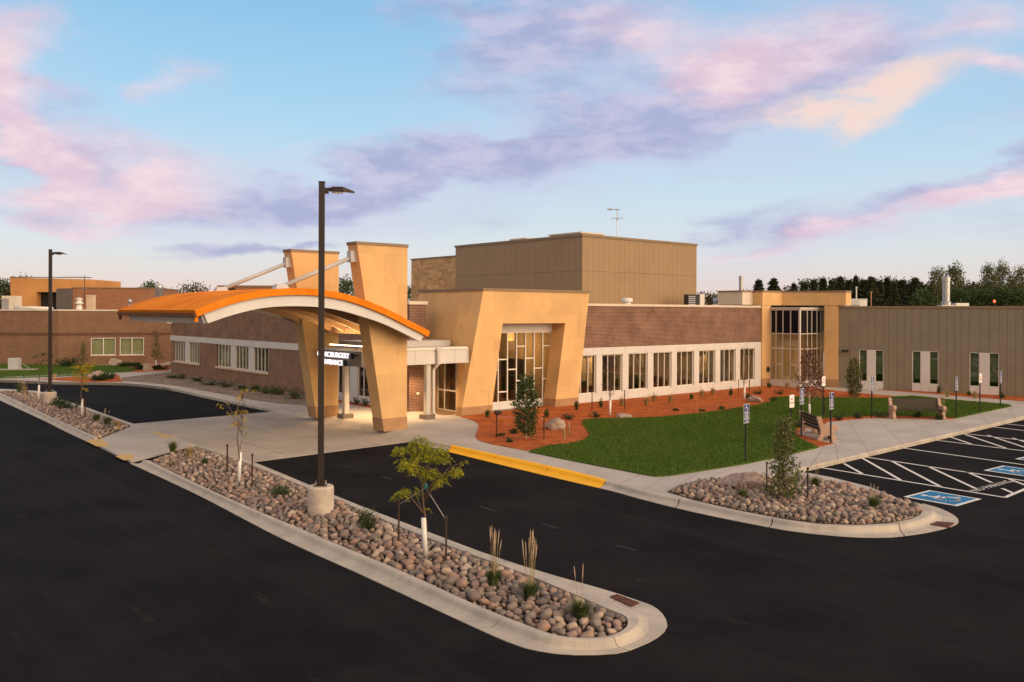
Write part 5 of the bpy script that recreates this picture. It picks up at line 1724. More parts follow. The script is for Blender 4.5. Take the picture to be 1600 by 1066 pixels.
MB().box(-.07, .07, -.05, -.002, -.05, .06).build('cover', M['white_frame'], wb)
MB().box(-.05, .05, -.058, -.051, -.03, .04).build('flap', M['lens'], wb)

# ================================================================== STONES
def stone_mesh(name, seed, sub=2):
    import bmesh
    bm = bmesh.new()
    bmesh.ops.create_icosphere(bm, subdivisions=sub, radius=1.0)
    rn = random.Random(seed)
    o_ = Vector((rn.random() * 50, rn.random() * 50, rn.random() * 50))
    sx, sy, sz = 1.0, rn.uniform(.62, .95), rn.uniform(.5, .85)
    cuts = [(Vector((rn.gauss(0, 1), rn.gauss(0, 1), rn.gauss(0, .6))).normalized(), rn.uniform(.55, .86)) for _ in range(10)]
    for v in bm.verts:
        d = v.co.normalized()
        r = 1 + .30 * noise.noise(d * 1.1 + o_) + .06 * noise.noise(d * 3 + o_)
        q = d * r
        for nrm, lim in cuts:
            e_ = q.dot(nrm) - lim
            if e_ > 0:
                q -= nrm * e_ * .95
        v.co = (q.x * sx, q.y * sy, q.z * sz)
    me = bpy.data.meshes.new(name)
    bm.to_mesh(me)
    bm.free()
    me.polygons.foreach_set('use_smooth', [True] * len(me.polygons))
    return me


def inside(p, poly):
    x, y = p
    r = False
    n = len(poly)
    j = n - 1
    for i in range(n):
        xi, yi, xj, yj = poly[i][0], poly[i][1], poly[j][0], poly[j][1]
        if (yi > y) != (yj > y) and x < (xj - xi) * (y - yi) / (yj - yi) + xi:
            r = not r
        j = i
    return r


def edge_dist(p, poly):
    best = 1e9
    n = len(poly)
    for i in range(n):
        ax, ay = poly[i][0], poly[i][1]
        dx, dy = poly[(i + 1) % n][0] - ax, poly[(i + 1) % n][1] - ay
        l2 = dx * dx + dy * dy
        t = 0 if l2 == 0 else max(0, min(1, ((p[0] - ax) * dx + (p[1] - ay) * dy) / l2))
        best = min(best, (ax + t * dx - p[0]) ** 2 + (ay + t * dy - p[1]) ** 2)
    return sqrt(best)


smeshes = [stone_mesh('stone', 100 + k) for k in range(12)]
for m in smeshes:
    m.materials.append(M['stone'])
low = [stone_mesh('stone_low', 200 + k, 1) for k in range(8)]
lowdata = [([tuple(v.co) for v in m.vertices], [tuple(p.vertices) for p in m.polygons]) for m in low]


def stone_bed(name, poly, zbase, n_ind, rmin, rmax, seed, avoid=(), far=False, density=1.0, label=None):
    rn = random.Random(seed)
    root = struct(link(name, None))
    xs, ys = [p[0] for p in poly], [p[1] for p in poly]
    root.location = (sum(xs) / len(xs), sum(ys) / len(ys), 0)
    base = root.location.copy()
    cell = {}
    placed = []
    area = abs(sum(poly[i][0] * poly[i - 1][1] - poly[i - 1][0] * poly[i][1] for i in range(len(poly)))) / 2
    tries = int(area / (rmin * rmin) * 9 * density)
    P2 = [(p[0], p[1]) for p in poly]
    for t in range(tries):
        f = t / tries
        r = rmin + (rmax - rmin) * (1 - f) ** 2.0
        r *= rn.uniform(.8, 1.15)
        x, y = rn.uniform(min(xs), max(xs)), rn.uniform(min(ys), max(ys))
        if not inside((x, y), P2):
            continue
        if any((x - ax) ** 2 + (y - ay) ** 2 < (ar + r * .5) ** 2 for ax, ay, ar in avoid):
            continue
        gx, gy = int(x // .3), int(y // .3)
        ok = True
        for i in (-1, 0, 1):
            for j in (-1, 0, 1):
                for (qx, qy, qr) in cell.get((gx + i, gy + j), ()):
                    if (x - qx) ** 2 + (y - qy) ** 2 < ((r + qr) * .76) ** 2:
                        ok = False
                        break
                if not ok:
                    break
            if not ok:
                break
        if not ok:
            continue
        ed_ = edge_dist((x, y), P2)
        if ed_ < r * .8:
            continue
        cell.setdefault((gx, gy), []).append((x, y, r))
        placed.append((x, y, r, ed_))
    placed.sort(key=lambda s: -(s[2] / sqrt(s[0] ** 2 + s[1] ** 2)))
    joined = MB()
    for k, (x, y, r, ed_) in enumerate(placed):
        z = zbase + r * .28 + min(ed_, .5) * .10 + rn.uniform(0, .02)
        eul = (rn.uniform(-.8, .8), rn.uniform(-.8, .8), rn.uniform(0, 6.28))
        if k < n_ind:
            o = link('stone', smeshes[rn.randrange(12)], root)
            o.location = (x - base.x, y - base.y, z)
            o.rotation_euler = eul
            o.scale = (r * 1.02,) * 3
        else:
            mt = Matrix.Translation((x - base.x, y - base.y, z)) @ Matrix.Rotation(eul[2], 4, 'Z') @ Matrix.Rotation(eul[0], 4, 'X') @ Matrix.Scale(r * 1.02, 4)
            vs_l, fs_l = lowdata[rn.randrange(8)]
            joined.add([mt @ Vector(v) for v in vs_l], fs_l)
    # small stones in the gaps
    for _ in range(int(area * 30 * density)):
        x, y = rn.uniform(min(xs), max(xs)), rn.uniform(min(ys), max(ys))
        if not inside((x, y), P2) or edge_dist((x, y), P2) < rmin:
            continue
        r = rmin * rn.uniform(.5, .9)
        mt = Matrix.Translation((x - base.x, y - base.y, zbase + r * .3)) @ Matrix.Rotation(rn.uniform(0, 6), 4, 'Z') @ Matrix.Scale(r, 4)
        vs_l, fs_l = lowdata[rn.randrange(8)]
        joined.add([mt @ Vector(v) for v in vs_l], fs_l)
    if joined.v:
        stuff(joined.build('river_stones', M['stone_far'], root, smooth=True))
    return root


pole_b = site(501, 803, .1)
stone_bed('stone_island', bed1, .065, 300, .036, .120, 1, [(pole_b.x, pole_b.y, .33)])
pole_b2 = site(78, 633, .1)
stone_bed('stone_island', bed2, .06, 60, .06, .13, 2, [(pole_b2.x, pole_b2.y, .33)])
bl_ = site(1170, 762, .15)
stone_bed('stone_bed', nose_bed, .14, 280, .038, .122, 3, [(bl_.x, bl_.y, .42)])


def boulder(px, py, r, label, seed, m='boulder', flatten=.75, z=.16):
    p = site(px, py, z)
    me = stone_mesh('boulder', seed, 4)
    for v in me.vertices:
        d = v.co.normalized()
        v.co += d * (.05 * noise.noise(v.co * 3.5) + .025 * noise.noise(v.co * 9))
    me.materials.append(M[m])
    o = link('boulder', me)
    o.location = (p.x, p.y + r * .5, z + r * .25 * flatten)
    o.scale = (r * 1.15, r, r * flatten * 1.25)
    o.rotation_euler = (random.uniform(-.2, .2), random.uniform(-.2, .2), random.uniform(0, 6))
    tag(o, label, 'boulder', 'landscape boulders')


boulder(866, 672, .46, 'large pink boulder in the mulch in front of the leaning portal leg', 3, flatten=.9)
boulder(974, 654, .40, 'rounded pink boulder on the mulch edge below the window band', 9, flatten=.6)
boulder(1183, 629, .55, 'wide pale boulder on the mulch near the glass bay', 14, 'boulder_grey', .6)
boulder(1170, 768, .56, 'big pink boulder at the back of the stone bed beside the leafy tree', 21, flatten=.9, z=.2)
boulder(149, 590, .72, 'pale rounded boulder on the mulch edge of the left lawn', 27, flatten=.7)
boulder(228, 579, .62, 'grey upright boulder in the mulch left of the brick corner', 33, 'boulder_grey', .85)
boulder(174, 571, .85, 'broad pale boulder below the two white framed windows', 38, 'boulder_grey', .6)
boulder(261, 573, .7, 'flat topped boulder half hidden by the brick wing corner', 44, 'boulder_grey', .5)


# ================================================================== PLANTS
def quad_leaf(mb, c, n_, t_, l, w):
    """diamond leaf at c, long axis t_, facing n_"""
    b = n_.cross(t_)
    if b.length < 1e-5:
        return
    b.normalize()
    i = len(mb.v)
    mb.v += [tuple(c), tuple(c + t_ * l * .5 + b * w * .5), tuple(c + t_ * l), tuple(c + t_ * l * .5 - b * w * .5)]
    mb.f.append((i, i + 1, i + 2, i + 3))


def rvec(rn):
    while True:
        v = Vector((rn.uniform(-1, 1), rn.uniform(-1, 1), rn.uniform(-1, 1)))
        if .05 < v.length < 1:
            return v.normalized()


def clump(mb, c, rad, n, l, rn, droop=0.0, w=.5, shell=.5):
    for _ in range(n):
        d = rvec(rn)
        r = shell + (1 - shell) * rn.random()
        p = Vector((c[0] + d.x * rad[0] * r, c[1] + d.y * rad[1] * r, c[2] + d.z * rad[2] * r))
        t = (rvec(rn) + Vector((d.x, d.y, -droop))).normalized()
        quad_leaf(mb, p, rvec(rn), t, l * rn.uniform(.7, 1.3), l * w * rn.uniform(.7, 1.3))


def stake_and_wire(base, px, py, h, label, attach=None, group='tree stakes', lean=0.0):
    p = site(px, py, .16)
    t = thing('tree_stake', label, 'stake', (p.x, p.y, .1), random.uniform(0, 3), group)
    MB().box(-.016, .016, -.016, .016, 0, h).build('post', M['stake'], t)
    MB().box(-.024, .024, -.024, .024, h - .05, h + .01).build('post_cap', M['stake'], t)
    if attach is not None:
        a = Vector(attach) - Vector((p.x, p.y, .1))
        rz = t.rotation_euler.z
        a = Matrix.Rotation(-rz, 3, 'Z') @ a
        MB().tube([(0, 0, h - .08), tuple(a)], .008, 5).build('guy_wire', M['wire'], t)
    return t


def trunk_part(t, pts, rads, m='bark', n=7):
    return MB().tube(pts, rads, n).build('trunk', M[m], t, smooth=True)


def young_tree(px, py, z, h, label, guard=.8, trunk_r=.028, bark='bark', group='young trees'):
    p = site(px, py, z)
    t = thing('young_tree', label, 'tree', (p.x, p.y, z - .05), 0, group)
    rn = random.Random(int(px * 7 + py))
    bend = [Vector((rn.uniform(-.02, .02) * k, rn.uniform(-.02, .02) * k, h * .92 * k / 6)) for k in range(7)]
    trunk_part(t, bend, [trunk_r * (1 - .12 * k) for k in range(7)], bark)
    if guard:
        MB().tube([(0, 0, .0), tuple(bend[0].lerp(bend[6], guard / (h * .92)))], trunk_r + .022, 12).build('trunk_guard', M['guard'], t, smooth=True)
    return t, rn, bend


def locust(px, py, h, label, mname, pads, leaf=.05, dens=120, guard=.8, bushy=1.0, r=.028):
    """pads: (dx, z, radius) of the drooping leaf sprays, in metres"""
    t, rn, bend = young_tree(px, py, .16, h, label, guard, r)
    br, lf = MB(), MB()
    for (dx, z, rad) in pads:
        dy = rn.uniform(-.5, .5) * abs(dx) + rn.uniform(-.12, .12)
        z0 = max(guard + .1, z - abs(dx) * .9 - .1)
        s0 = bend[0].lerp(bend[6], min(.98, z0 / (h * .92)))
        s1 = Vector((dx, dy, z))
        midp = s0.lerp(s1, .6) + Vector((0, 0, .10 + abs(dx) * .12))
        br.tube([tuple(s0), tuple(midp), tuple(s1)], [.012, .008, .003], 5)
        # compound leaves: drooping stems with leaflets both sides
        for k in range(int(dens * rad * rad * 10 * bushy)):
            a = rn.uniform(0, 2 * pi)
            rr = rad * sqrt(rn.random())
            c = s1 + Vector((cos(a) * rr, sin(a) * rr, rn.uniform(-.25, .45) * rad))
            dirv = Vector((cos(a) * .7, sin(a) * .7, -.9 + rn.uniform(-.3, .5))).normalized()
            L_ = rn.uniform(.10, .20)
            side = dirv.cross(Vector((0, 0, 1))).normalized()
            for q in range(5):
                pt = c + dirv * L_ * q / 5
                for s in (-1, 1):
                    quad_leaf(lf, pt, rvec(rn), (side * s + dirv * .4).normalized(), leaf * rn.uniform(.8, 1.3), leaf * .48)
    br.build('branch', M['bark'], t, smooth=True)
    lf.build('foliage', M[mname], t)
    return t, bend


T1, b_ = locust(665, 868, 2.28, 'yellow green young locust tree with a white trunk guard by the near stone island end', 'locust',
                [(-.50, 2.12, .17), (-.36, 1.92, .18), (-.18, 2.22, .20), (-.05, 2.02, .25), (.20, 2.15, .22), (.28, 1.98, .17), (-.22, 1.78, .17), (.05, 1.75, .16), (.30, 1.55, .14), (.48, 1.72, .13), (.64, 1.80, .11), (.74, 1.86, .06),
                 (-.34, 1.30, .17), (-.54, 1.27, .11), (.02, .98, .05), (.12, 1.62, .15), (-.1, 2.36, .12)], .05, 100)
base = T1.location
at = (base.x, base.y, 1.5)
stake_and_wire(base, 623, 845, .90, 'thin dark stake left of the yellow green young tree', at)
stake_and_wire(base, 697, 876, .92, 'thin dark stake with a guy wire right of the yellow green young tree', at)
MB().lathe([(.035, 0), (.04, .05), (.035, .10)], 10).build('tie_strap', M['strap'], T1, loc=(0, 0, 1.38))
T2, b_ = locust(373, 753, 2.75, 'sparse yellow young tree with a white trunk guard beside the concrete drive panels', 'yellow_leaf',
                [(-.58, 2.20, .15), (-.46, 1.98, .12), (-.1, 2.02, .14), (.08, 2.48, .14), (.20, 2.66, .13), (.38, 2.60, .11), (-.06, 2.6, .08), (.12, 2.05, .14), (.0, 1.72, .14), (.18, 1.62, .12), (.22, 1.42, .10), (.1, 1.85, .12), (-.2, 1.72, .10), (.05, .98, .05)], .048, 26, .88)
base = T2.location
stake_and_wire(base, 355, 738, .88, 'thin dark stake left of the sparse yellow young tree')
stake_and_wire(base, 394, 758, .92, 'thin dark stake right of the sparse yellow young tree')
T3, b_ = locust(128, 650, 2.5, 'yellow young tree in the far stone island right of the distant lamp post', 'yellow_leaf',
                [(-.35, 2.3, .2), (0, 2.3, .24), (.38, 2.42, .2), (-.15, 2.0, .22), (.15, 2.1, .22), (.05, 1.8, .2), (.0, 1.55, .16), (.05, 1.3, .14), (-.2, 1.8, .16)], .06, 40, .82)
stake_and_wire(T3.location, 119, 647, .9, 'dark stake left of the yellow tree in the far island')
stake_and_wire(T3.location, 133, 651, .9, 'dark stake right of the yellow tree in the far island')
T4, b_ = locust(60, 625, 2.7, 'thin wispy green young tree left of the far lamp post', 'green_leaf',
                [(-.3, 2.4, .2), (.15, 2.55, .22), (.3, 2.2, .18), (-.1, 2.0, .18), (.5, 2.5, .2), (.2, 1.6, .12)], .06, 20, .85)
stake_and_wire(T4.location, 43, 622, 1.0, 'dark stake left of the wispy green tree in the far island')
stake_and_wire(T4.location, 70, 625, 1.0, 'dark stake between the wispy green tree and the far lamp post')


def upright_tree(px, py, z, h, r, label, mname, n, leaf, bark='bark', guard=0, z0=.35, shape='cone', nstem=1, sparse=False):
    t, rn, bend = young_tree(px, py, z, h, label, guard, .03, bark)
    br, lf = MB(), MB()
    nb = 48
    for k in range(nb):
        f = (k + .5) / nb
        zz = z0 + (h - z0) * f
        a = k * 2.4 + rn.uniform(-.4, .4)
        prof = (1 - f * .75) if shape == 'cone' else (sin(pi * min(1, .12 + f * .88)) ** .6) if shape == 'oval' else (1 - abs(f - .45) * 1.1)
        rr = r * max(.12, prof) * rn.uniform(.7, 1.1)
        s0 = bend[0].lerp(bend[6], max(.02, (zz - rr * .8) / (h * .92)) if zz - rr * .8 < h * .92 else .99)
        s1 = Vector((cos(a) * rr, sin(a) * rr, zz))
        br.tube([tuple(s0), tuple(s0.lerp(s1, .55) + Vector((0, 0, .04))), tuple(s1)], [.009, .006, .002], 4)
        m = max(2, int(n / nb * (.5 + prof) * (2.6 if n > 300 else 1)))
        for q in range(m):
            u = rn.uniform(.35, 1.08)
            c = s0.lerp(s1, u) + rvec(rn) * r * .42 * rn.random()
            quad_leaf(lf, c, rvec(rn), (rvec(rn) + (s1 - s0).normalized()).normalized(), leaf * rn.uniform(.8, 1.5), leaf * .68)
    br.build('branch', M[bark], t, smooth=True)
    lf.build('foliage', M[mname], t)
    return t


t_ = upright_tree(822, 687, .17, 2.45, .50, 'dense upright green young tree in the mulch in front of the tall portal window', 'green_leaf', 1150, .075, 'pale_bark', 0, .30, 'mid')
stake_and_wire(t_.location, 776, 684, .95, 'dark stake with a wire left of the green tree by the portal window', (t_.location.x, t_.location.y, 1.0))
stake_and_wire(t_.location, 850, 687, .95, 'dark stake with a wire between the green tree and the large pink boulder', (t_.location.x, t_.location.y, 1.0))
t_ = upright_tree(1225, 781, .2, 2.15, .47, 'leafy upright young tree standing in the stone bed by the blue stalls', 'oak_leaf', 760, .068, 'bark', 0, .22, 'cone')
stake_and_wire(t_.location, 1198, 773, .92, 'dark stake left of the leafy tree in the stone bed')
stake_and_wire(t_.location, 1262, 783, .92, 'dark stake right of the leafy tree in the stone bed')
upright_tree(1335, 620, .17, 2.25, .45, 'olive green bushy columnar tree at the corner of the metal wing', 'olive_leaf', 640, .09, 'pale_bark', 0, .15, 'oval')
t_ = upright_tree(953, 649, .17, 2.9, .42, 'nearly bare young tree with a white trunk guard in the mulch below the window band', 'purple_leaf', 34, .06, 'bark', .75, 1.0, 'mid')
stake_and_wire(t_.location, 925, 641, 1.0, 'dark stake left of the nearly bare tree below the window band')
stake_and_wire(t_.location, 976, 640, 1.0, 'dark stake right of the nearly bare tree below the window band')
t_ = upright_tree(1163, 623, .17, 3.0, .40, 'thin young tree with a white trunk guard at the last window before the glass bay', 'green_leaf', 90, .06, 'bark', .75, 1.0, 'mid')
stake_and_wire(t_.location, 1154, 619, 1.0, 'dark stake left of the thin tree at the last window')
stake_and_wire(t_.location, 1171, 619, 1.0, 'dark stake right of the thin tree at the last window')
t_ = upright_tree(1265, 648, .19, 3.15, .72, 'purple leaved young tree behind the sideways bench', 'purple_leaf', 560, .085, 'pale_bark', .55, 1.15, 'cone')
stake_and_wire(t_.location, 1246, 655, .95, 'dark stake with a wire left of the purple leaved tree', (t_.location.x, t_.location.y, 1.3))
stake_and_wire(t_.location, 1288, 651, .95, 'dark stake with a wire right of the purple leaved tree', (t_.location.x, t_.location.y, 1.3))
upright_tree(130, 572, .19, 2.1, .42, 'small dark green conifer on the left lawn beside the white framed window', 'oak_leaf', 290, .12, 'bark', 0, .5, 'cone')
upright_tree(243.5, 576, .17, 3.2, .5, 'dark leaved young tree with a white trunk guard before the tan wall', 'olive_leaf', 200, .15, 'bark', .75, .9, 'cone')


def grass_tuft(px, py, z, h, r, plume, label, m='tuft', n=90, np_=0, group='ornamental grasses', lean=.8):
    n = int(n * 2.2) if n > 40 else n
    p = site(px, py, z)
    t = thing('grass_tuft', label, 'grass plant', (p.x, p.y, z - .03), 0, group)
    rn = random.Random(int(px * 13 + py))
    mb = MB()
    for k in range(n):
        a = rn.uniform(0, 2 * pi)
        L_ = h * rn.uniform(.65, 1.15)
        out = rn.uniform(.1, 1.0) * lean
        b0 = Vector((cos(a) * r * .25 * rn.random(), sin(a) * r * .25 * rn.random(), 0))
        p1 = b0 + Vector((cos(a) * r * out * .5, sin(a) * r * out * .5, L_ * .6))
        p2 = b0 + Vector((cos(a) * r * out * 1.5, sin(a) * r * out * 1.5, L_ * (1 - .25 * out)))
        sd_ = Vector((-sin(a), cos(a), 0)) * .0075
        i = len(mb.v)
        mb.v += [tuple(b0 - sd_), tuple(b0 + sd_), tuple(p1 + sd_), tuple(p1 - sd_), tuple(p2)]
        mb.f += [(i, i + 1, i + 2, i + 3), (i + 3, i + 2, i + 4)]
    mb.build('blades', M[m], t)
    if plume:
        st_, sd2 = MB(), MB()
        for k in range(np_):
            a = rn.uniform(0, 2 * pi)
            H_ = plume * rn.uniform(.72, 1.02)
            q0 = Vector((cos(a) * .03, sin(a) * .03, 0))
            q1 = Vector((cos(a) * r * rn.uniform(.1, .7), sin(a) * r * rn.uniform(.1, .7), H_))
            q2 = q0.lerp(q1, .72) + Vector((0, 0, .02))
            st_.tube([tuple(q0), tuple(q2)], [.004, .0025], 4)
            if np_ <= 5 and k:
                sd2.build('seed_plume', M['seed'], t)
                sd2 = MB()
            sd2.tube([tuple(q2), tuple(q2.lerp(q1, .4)), tuple(q2.lerp(q1, .8)), tuple(q1)], [.002, .0085, .007, .001], 5)
        st_.build('stem', M['dry_grass'], t)
        sd2.build('seed_plume', M['seed'], t)
    return t


grass_tuft(771, 917, .14, .36, .20, 1.12, 'feather grass with tan plumes, the first of three towards the island tip', n=130, np_=12)
grass_tuft(828, 937, .14, .34, .22, 1.20, 'feather grass with a tight sheaf of tan plumes, middle of three at the island tip', n=150, np_=15)
grass_tuft(907, 967, .14, .32, .25, 1.05, 'low green grass with two bare stalks nearest the island tip', n=170, np_=3)
grass_tuft(270, 709, .14, .48, .22, .75, 'green tuft with pinkish plumes at the far end of the long island', n=110, np_=8)
grass_tuft(296, 717, .14, .45, .20, .6, 'dry tan tuft beside the green one at the far end of the long island', 'dry_grass', n=90, np_=5)
grass_tuft(320, 728, .14, .30, .18, 0, 'small green tuft halfway between the crossing and the sparse yellow tree')
grass_tuft(270, 728, .14, .2, .12, 0, 'tiny green tuft near the crossing end of the long island', n=40)
grass_tuft(30, 614, .14, .6, .3, 1.0, 'green tuft with pale plumes at the far left tip of the far island', n=90, np_=8)
grass_tuft(38, 616, .14, .5, .25, .9, 'dry pale tuft next to the green one at the far left tip', 'dry_grass', n=80, np_=8)
grass_tuft(151, 659, .14, .42, .28, 0, 'dark green tuft right of the yellow tree in the far island', n=110)
grass_tuft(168, 664, .14, .42, .28, .8, 'green tuft with faint plumes in the middle of the three by the crossing', n=110, np_=4)
grass_tuft(184, 669, .14, .38, .25, 0, 'yellowish tuft nearest the crossing in the far island', 'dry_grass', n=100)
grass_tuft(1160, 781, .2, .32, .20, .5, 'green tuft in front of the boulder in the stone bed', n=100, np_=3)
grass_tuft(1274, 760, .2, .32, .22, .75, 'green tuft with thin stalks behind the right stake in the stone bed', n=80, np_=4)
grass_tuft(1366, 796, .2, .36, .22, .72, 'green tuft with brown stalks near the nose of the stone bed', n=130, np_=6)
grass_tuft(762, 652, .17, .40, .25, 1.25, 'tall thin grass with two high plumes against the portal leg', n=80, np_=3)
grass_tuft(1281, 678, .17, .42, .25, .8, 'yellow grass standing behind the sideways bench', 'dry_grass', n=60, np_=5)
grass_tuft(1297, 686, .17, .45, .28, 0, 'spiky green tuft beside the near end of the sideways bench', 'tuft', n=110)
grass_tuft(1473, 653, .17, .6, .25, 1.3, 'tall tan grass right of the bench that faces the lot', 'dry_grass', n=80, np_=8)
grass_tuft(882, 689, .17, .55, .12, .6, 'dead brown stalks in the mulch right of the large pink boulder, the nearer clump', 'dry_grass', n=22, np_=3, group='dead stalks', lean=.3)
grass_tuft(889, 680, .17, .5, .12, .55, 'dead brown stalks in the mulch right of the large pink boulder, the farther clump', 'dry_grass', n=18, np_=3, group='dead stalks', lean=.3)
for px, py, lab in ((972, 634, 'pale grass clump left of the right stake below the window band'), (1010, 634, 'wispy tan grass below the third window'), (1022, 628, 'wispy pinkish grass close to the sill panels'), (1048, 629, 'small tan grass below the fourth window'),
                    (1097, 620, 'wispy grass below the sixth window'), (1114, 617, 'short grass by the sixth window pier'), (1230, 607, 'tiny bright plant left of the glass bay door'), (1524, 622, 'tall dry stalk against the far window pair'), (1480, 620, 'dry stalk at the foot of the middle window pair')):
    grass_tuft(px, py, .17, .5, .28, .7, lab, 'dry_grass', n=60, np_=4, group='wispy grasses along the wall')


def low_shrub(px, py, z, r, h, label, m='needle', n=420, leaf=.07, group='low shrubs', spike=False):
    p = site(px, py, z)
    t = thing('shrub', label, 'shrub', (p.x, p.y, z - .03), 0, group)
    rn = random.Random(int(px * 3 + py * 5))
    lf, br = MB(), MB()
    for k in range(14):
        a = rn.uniform(0, 2 * pi)
        u = sqrt(rn.random())
        hz = h * (1 - (u * .75) ** 1.5) if spike else h * sqrt(max(.05, 1 - (u * .9) ** 2)) * rn.uniform(.75, 1.1)
        tip = Vector((cos(a) * r * u * (.5 if spike else 1), sin(a) * r * u * (.5 if spike else 1), hz))
        br.tube([(0, 0, 0), tuple(tip * .55 + Vector((0, 0, .02))), tuple(tip)], [.008, .005, .002], 4)
        for q in range(n // 14):
            f = rn.uniform(.15, 1.0)
            c = tip * f + rvec(rn) * r * .28 * rn.random()
            c.z = max(.01, c.z)
            quad_leaf(lf, c, rvec(rn), (rvec(rn) + tip.normalized() * .9).normalized(), leaf * rn.uniform(.7, 1.4), leaf * .34)
    br.build('stem', M['bark'], t)
    lf.build('foliage', M[m], t)
    return t


low_shrub(437, 777, .14, .36, .34, 'dark green dwarf pine left of the near lamp post', 'green_leaf', 900, .06)
low_shrub(575, 829, .14, .32, .48, 'bushy dark green shrub between the near lamp post and the yellow green tree', 'green_leaf', 1000, .06)
low_shrub(92, 634, .14, .55, .5, 'dark spreading pine beside the far lamp post base', 'needle', 800, .09)
low_shrub(104, 640, .14, .55, .5, 'dark spreading pine in front of the one by the far lamp post', 'needle', 800, .09)
for px, py, r, h, lab, sp in ((888, 655, .42, .28, 'low dark shrub right of the large pink boulder', 0), (929, 652, .42, .25, 'low dark shrub left of the nearly bare tree', 0), (1220, 616, .55, .25, 'low dark oval shrub on the mulch before the glass bay', 0),
                              (1186, 616, .4, .25, 'low dark shrub just behind the wide pale boulder', 0), (1166, 622, .35, .28, 'dark shrub at the foot of the thin tree by the last window', 0), (901, 641, .22, .55, 'little conifer at the foot of the right portal leg', 1), (854, 652, .22, .55, 'little conifer behind the large pink boulder', 1),
                              (939, 637, .25, .55, 'little conifer between the stake and the bare tree', 1), (1142, 618, .22, .5, 'little conifer below the seventh window', 1), (1080, 624, .2, .4, 'little green plant below the fifth window', 1), (1201, 606, .3, .42, 'dark clump against the left pier of the glass bay', 1),
                              (803, 678, .25, .22, 'light green sprawling plant left of the green tree', 0), (783, 681, .2, .1, 'tiny green plant by the left stake in the mulch', 0), (795, 691, .14, .14, 'tiny dark plant near the mulch edge below the green tree', 0), (1056, 642, .16, .12, 'tiny green plant at the lawn edge under the fourth window', 0),
                              (1097, 643, .16, .12, 'tiny green plant at the lawn edge under the sixth window', 0), (1127, 639, .2, .14, 'tiny green plant at the lawn edge under the seventh window', 0), (1208, 628, .3, .35, 'dark little shrub at the inner corner of the lawn', 0), (1310, 656, .4, .3, 'dark low shrub on the plaza edge right of the purple tree', 0), (1340, 653, .45, .3, 'dark low shrub between the plaza sign and the facing bench', 0),
                              (1375, 652, .45, .3, 'dark low shrub at the left end of the facing bench', 0), (1434, 652, .3, .25, 'dark low shrub behind the facing bench', 0), (1467, 655, .3, .25, 'dark low shrub at the right end of the facing bench', 0), (1250, 668, .35, .4, 'dark shrub at the far end of the sideways bench', 0),
                              (1466, 614, .3, .45, 'dark shrub against the middle window pair', 1), (1515, 618, .3, .3, 'dark shrub left of the far window pair', 1), (1565, 622, .3, .4, 'dark shrub right of the far window pair', 1)):
    low_shrub(px, py, .17, r, h, lab, 'green_leaf' if sp or h < .2 else 'needle', 420, .07, 'small shrubs in the mulch', bool(sp))
for px, py, r, h, lab in ((328, 602, .75, .35, 'black green shrub in the gravel, left of the middle pair'), (353, 605, .8, .38, 'black green shrub in the gravel, right of the middle pair'), (378, 609, .45, .3, 'small shrub in the gravel before the yellow tree crown'), (396, 612, .55, .45, 'grey green shrub in the gravel left of the far pylon, third from it'),
                          (420, 615, .6, .5, 'grey green shrub in the gravel left of the far pylon, second from it'), (436, 617, .6, .5, 'green shrub in the gravel second from the far pylon base'), (462, 623, .7, .55, 'green shrub in the gravel right against the far pylon'), (270, 591, .5, .3, 'small grey shrub in the gravel at the far wall corner'),
                          (284, 592, .6, .35, 'low grey shrub below the first left windows'), (310, 596, .5, .3, 'low grey shrub between the two left window groups')):
    low_shrub(px, py, .18, r, h, lab, 'needle' if 'black' in lab else 'green_leaf', 500, .10, 'shrubs in the gravel bed')
for px, py, r, h, lab in ((104, 573, 1.1, .9, 'dark rounded shrub at the wall corner right of the far lamp post'), (73, 566, 1.7, 1.9, 'tall dark green shrub behind the far lamp post'), (0, 566, 1.3, 1.5, 'dark shrub cut by the left edge of the view'), (195, 573, .8, .3, 'low dark shrub right of the broad pale boulder'), (208, 572, .7, .25, 'low dark shrub under the right white framed window'),
                          (220, 577, .6, .3, 'low dark shrub left of the grey upright boulder'), (250, 577, .6, .3, 'low dark shrub at the foot of the dark leaved tree'), (164, 592, .7, .4, 'dark shrub right of the pale rounded boulder'), (154, 594, .6, .3, 'dark shrub in front of the pale rounded boulder')):
    low_shrub(px, py, .19, r, h, lab, 'needle', 800, .16, 'shrubs round the left lawn')
for b, lab in ((11.6, 'little green plant left of the canopy column'), (9.4, 'little green plant right of the canopy column'), (8.5, 'dark little plant nearest the near pylon')):
    p = W(4.2, b)
    rr = low_shrub(560, 640, .17, .3, .35, lab, 'green_leaf', 260, .08, 'plants under the entry windows')
    rr.location = (p.x, p.y, .15)
ms_ = thing('marker_post', 'small brown marker post at the mulch edge near the far lamp post', 'post', site(86, 593.5, .16))
MB().tube([(0, 0, 0), (0, 0, .38)], .09, 8).build('post', M['gold_band'], ms_)
MB().tube([(0, 0, .38), (0, 0, .42)], .11, 8).build('cap', M['boulder'], ms_)

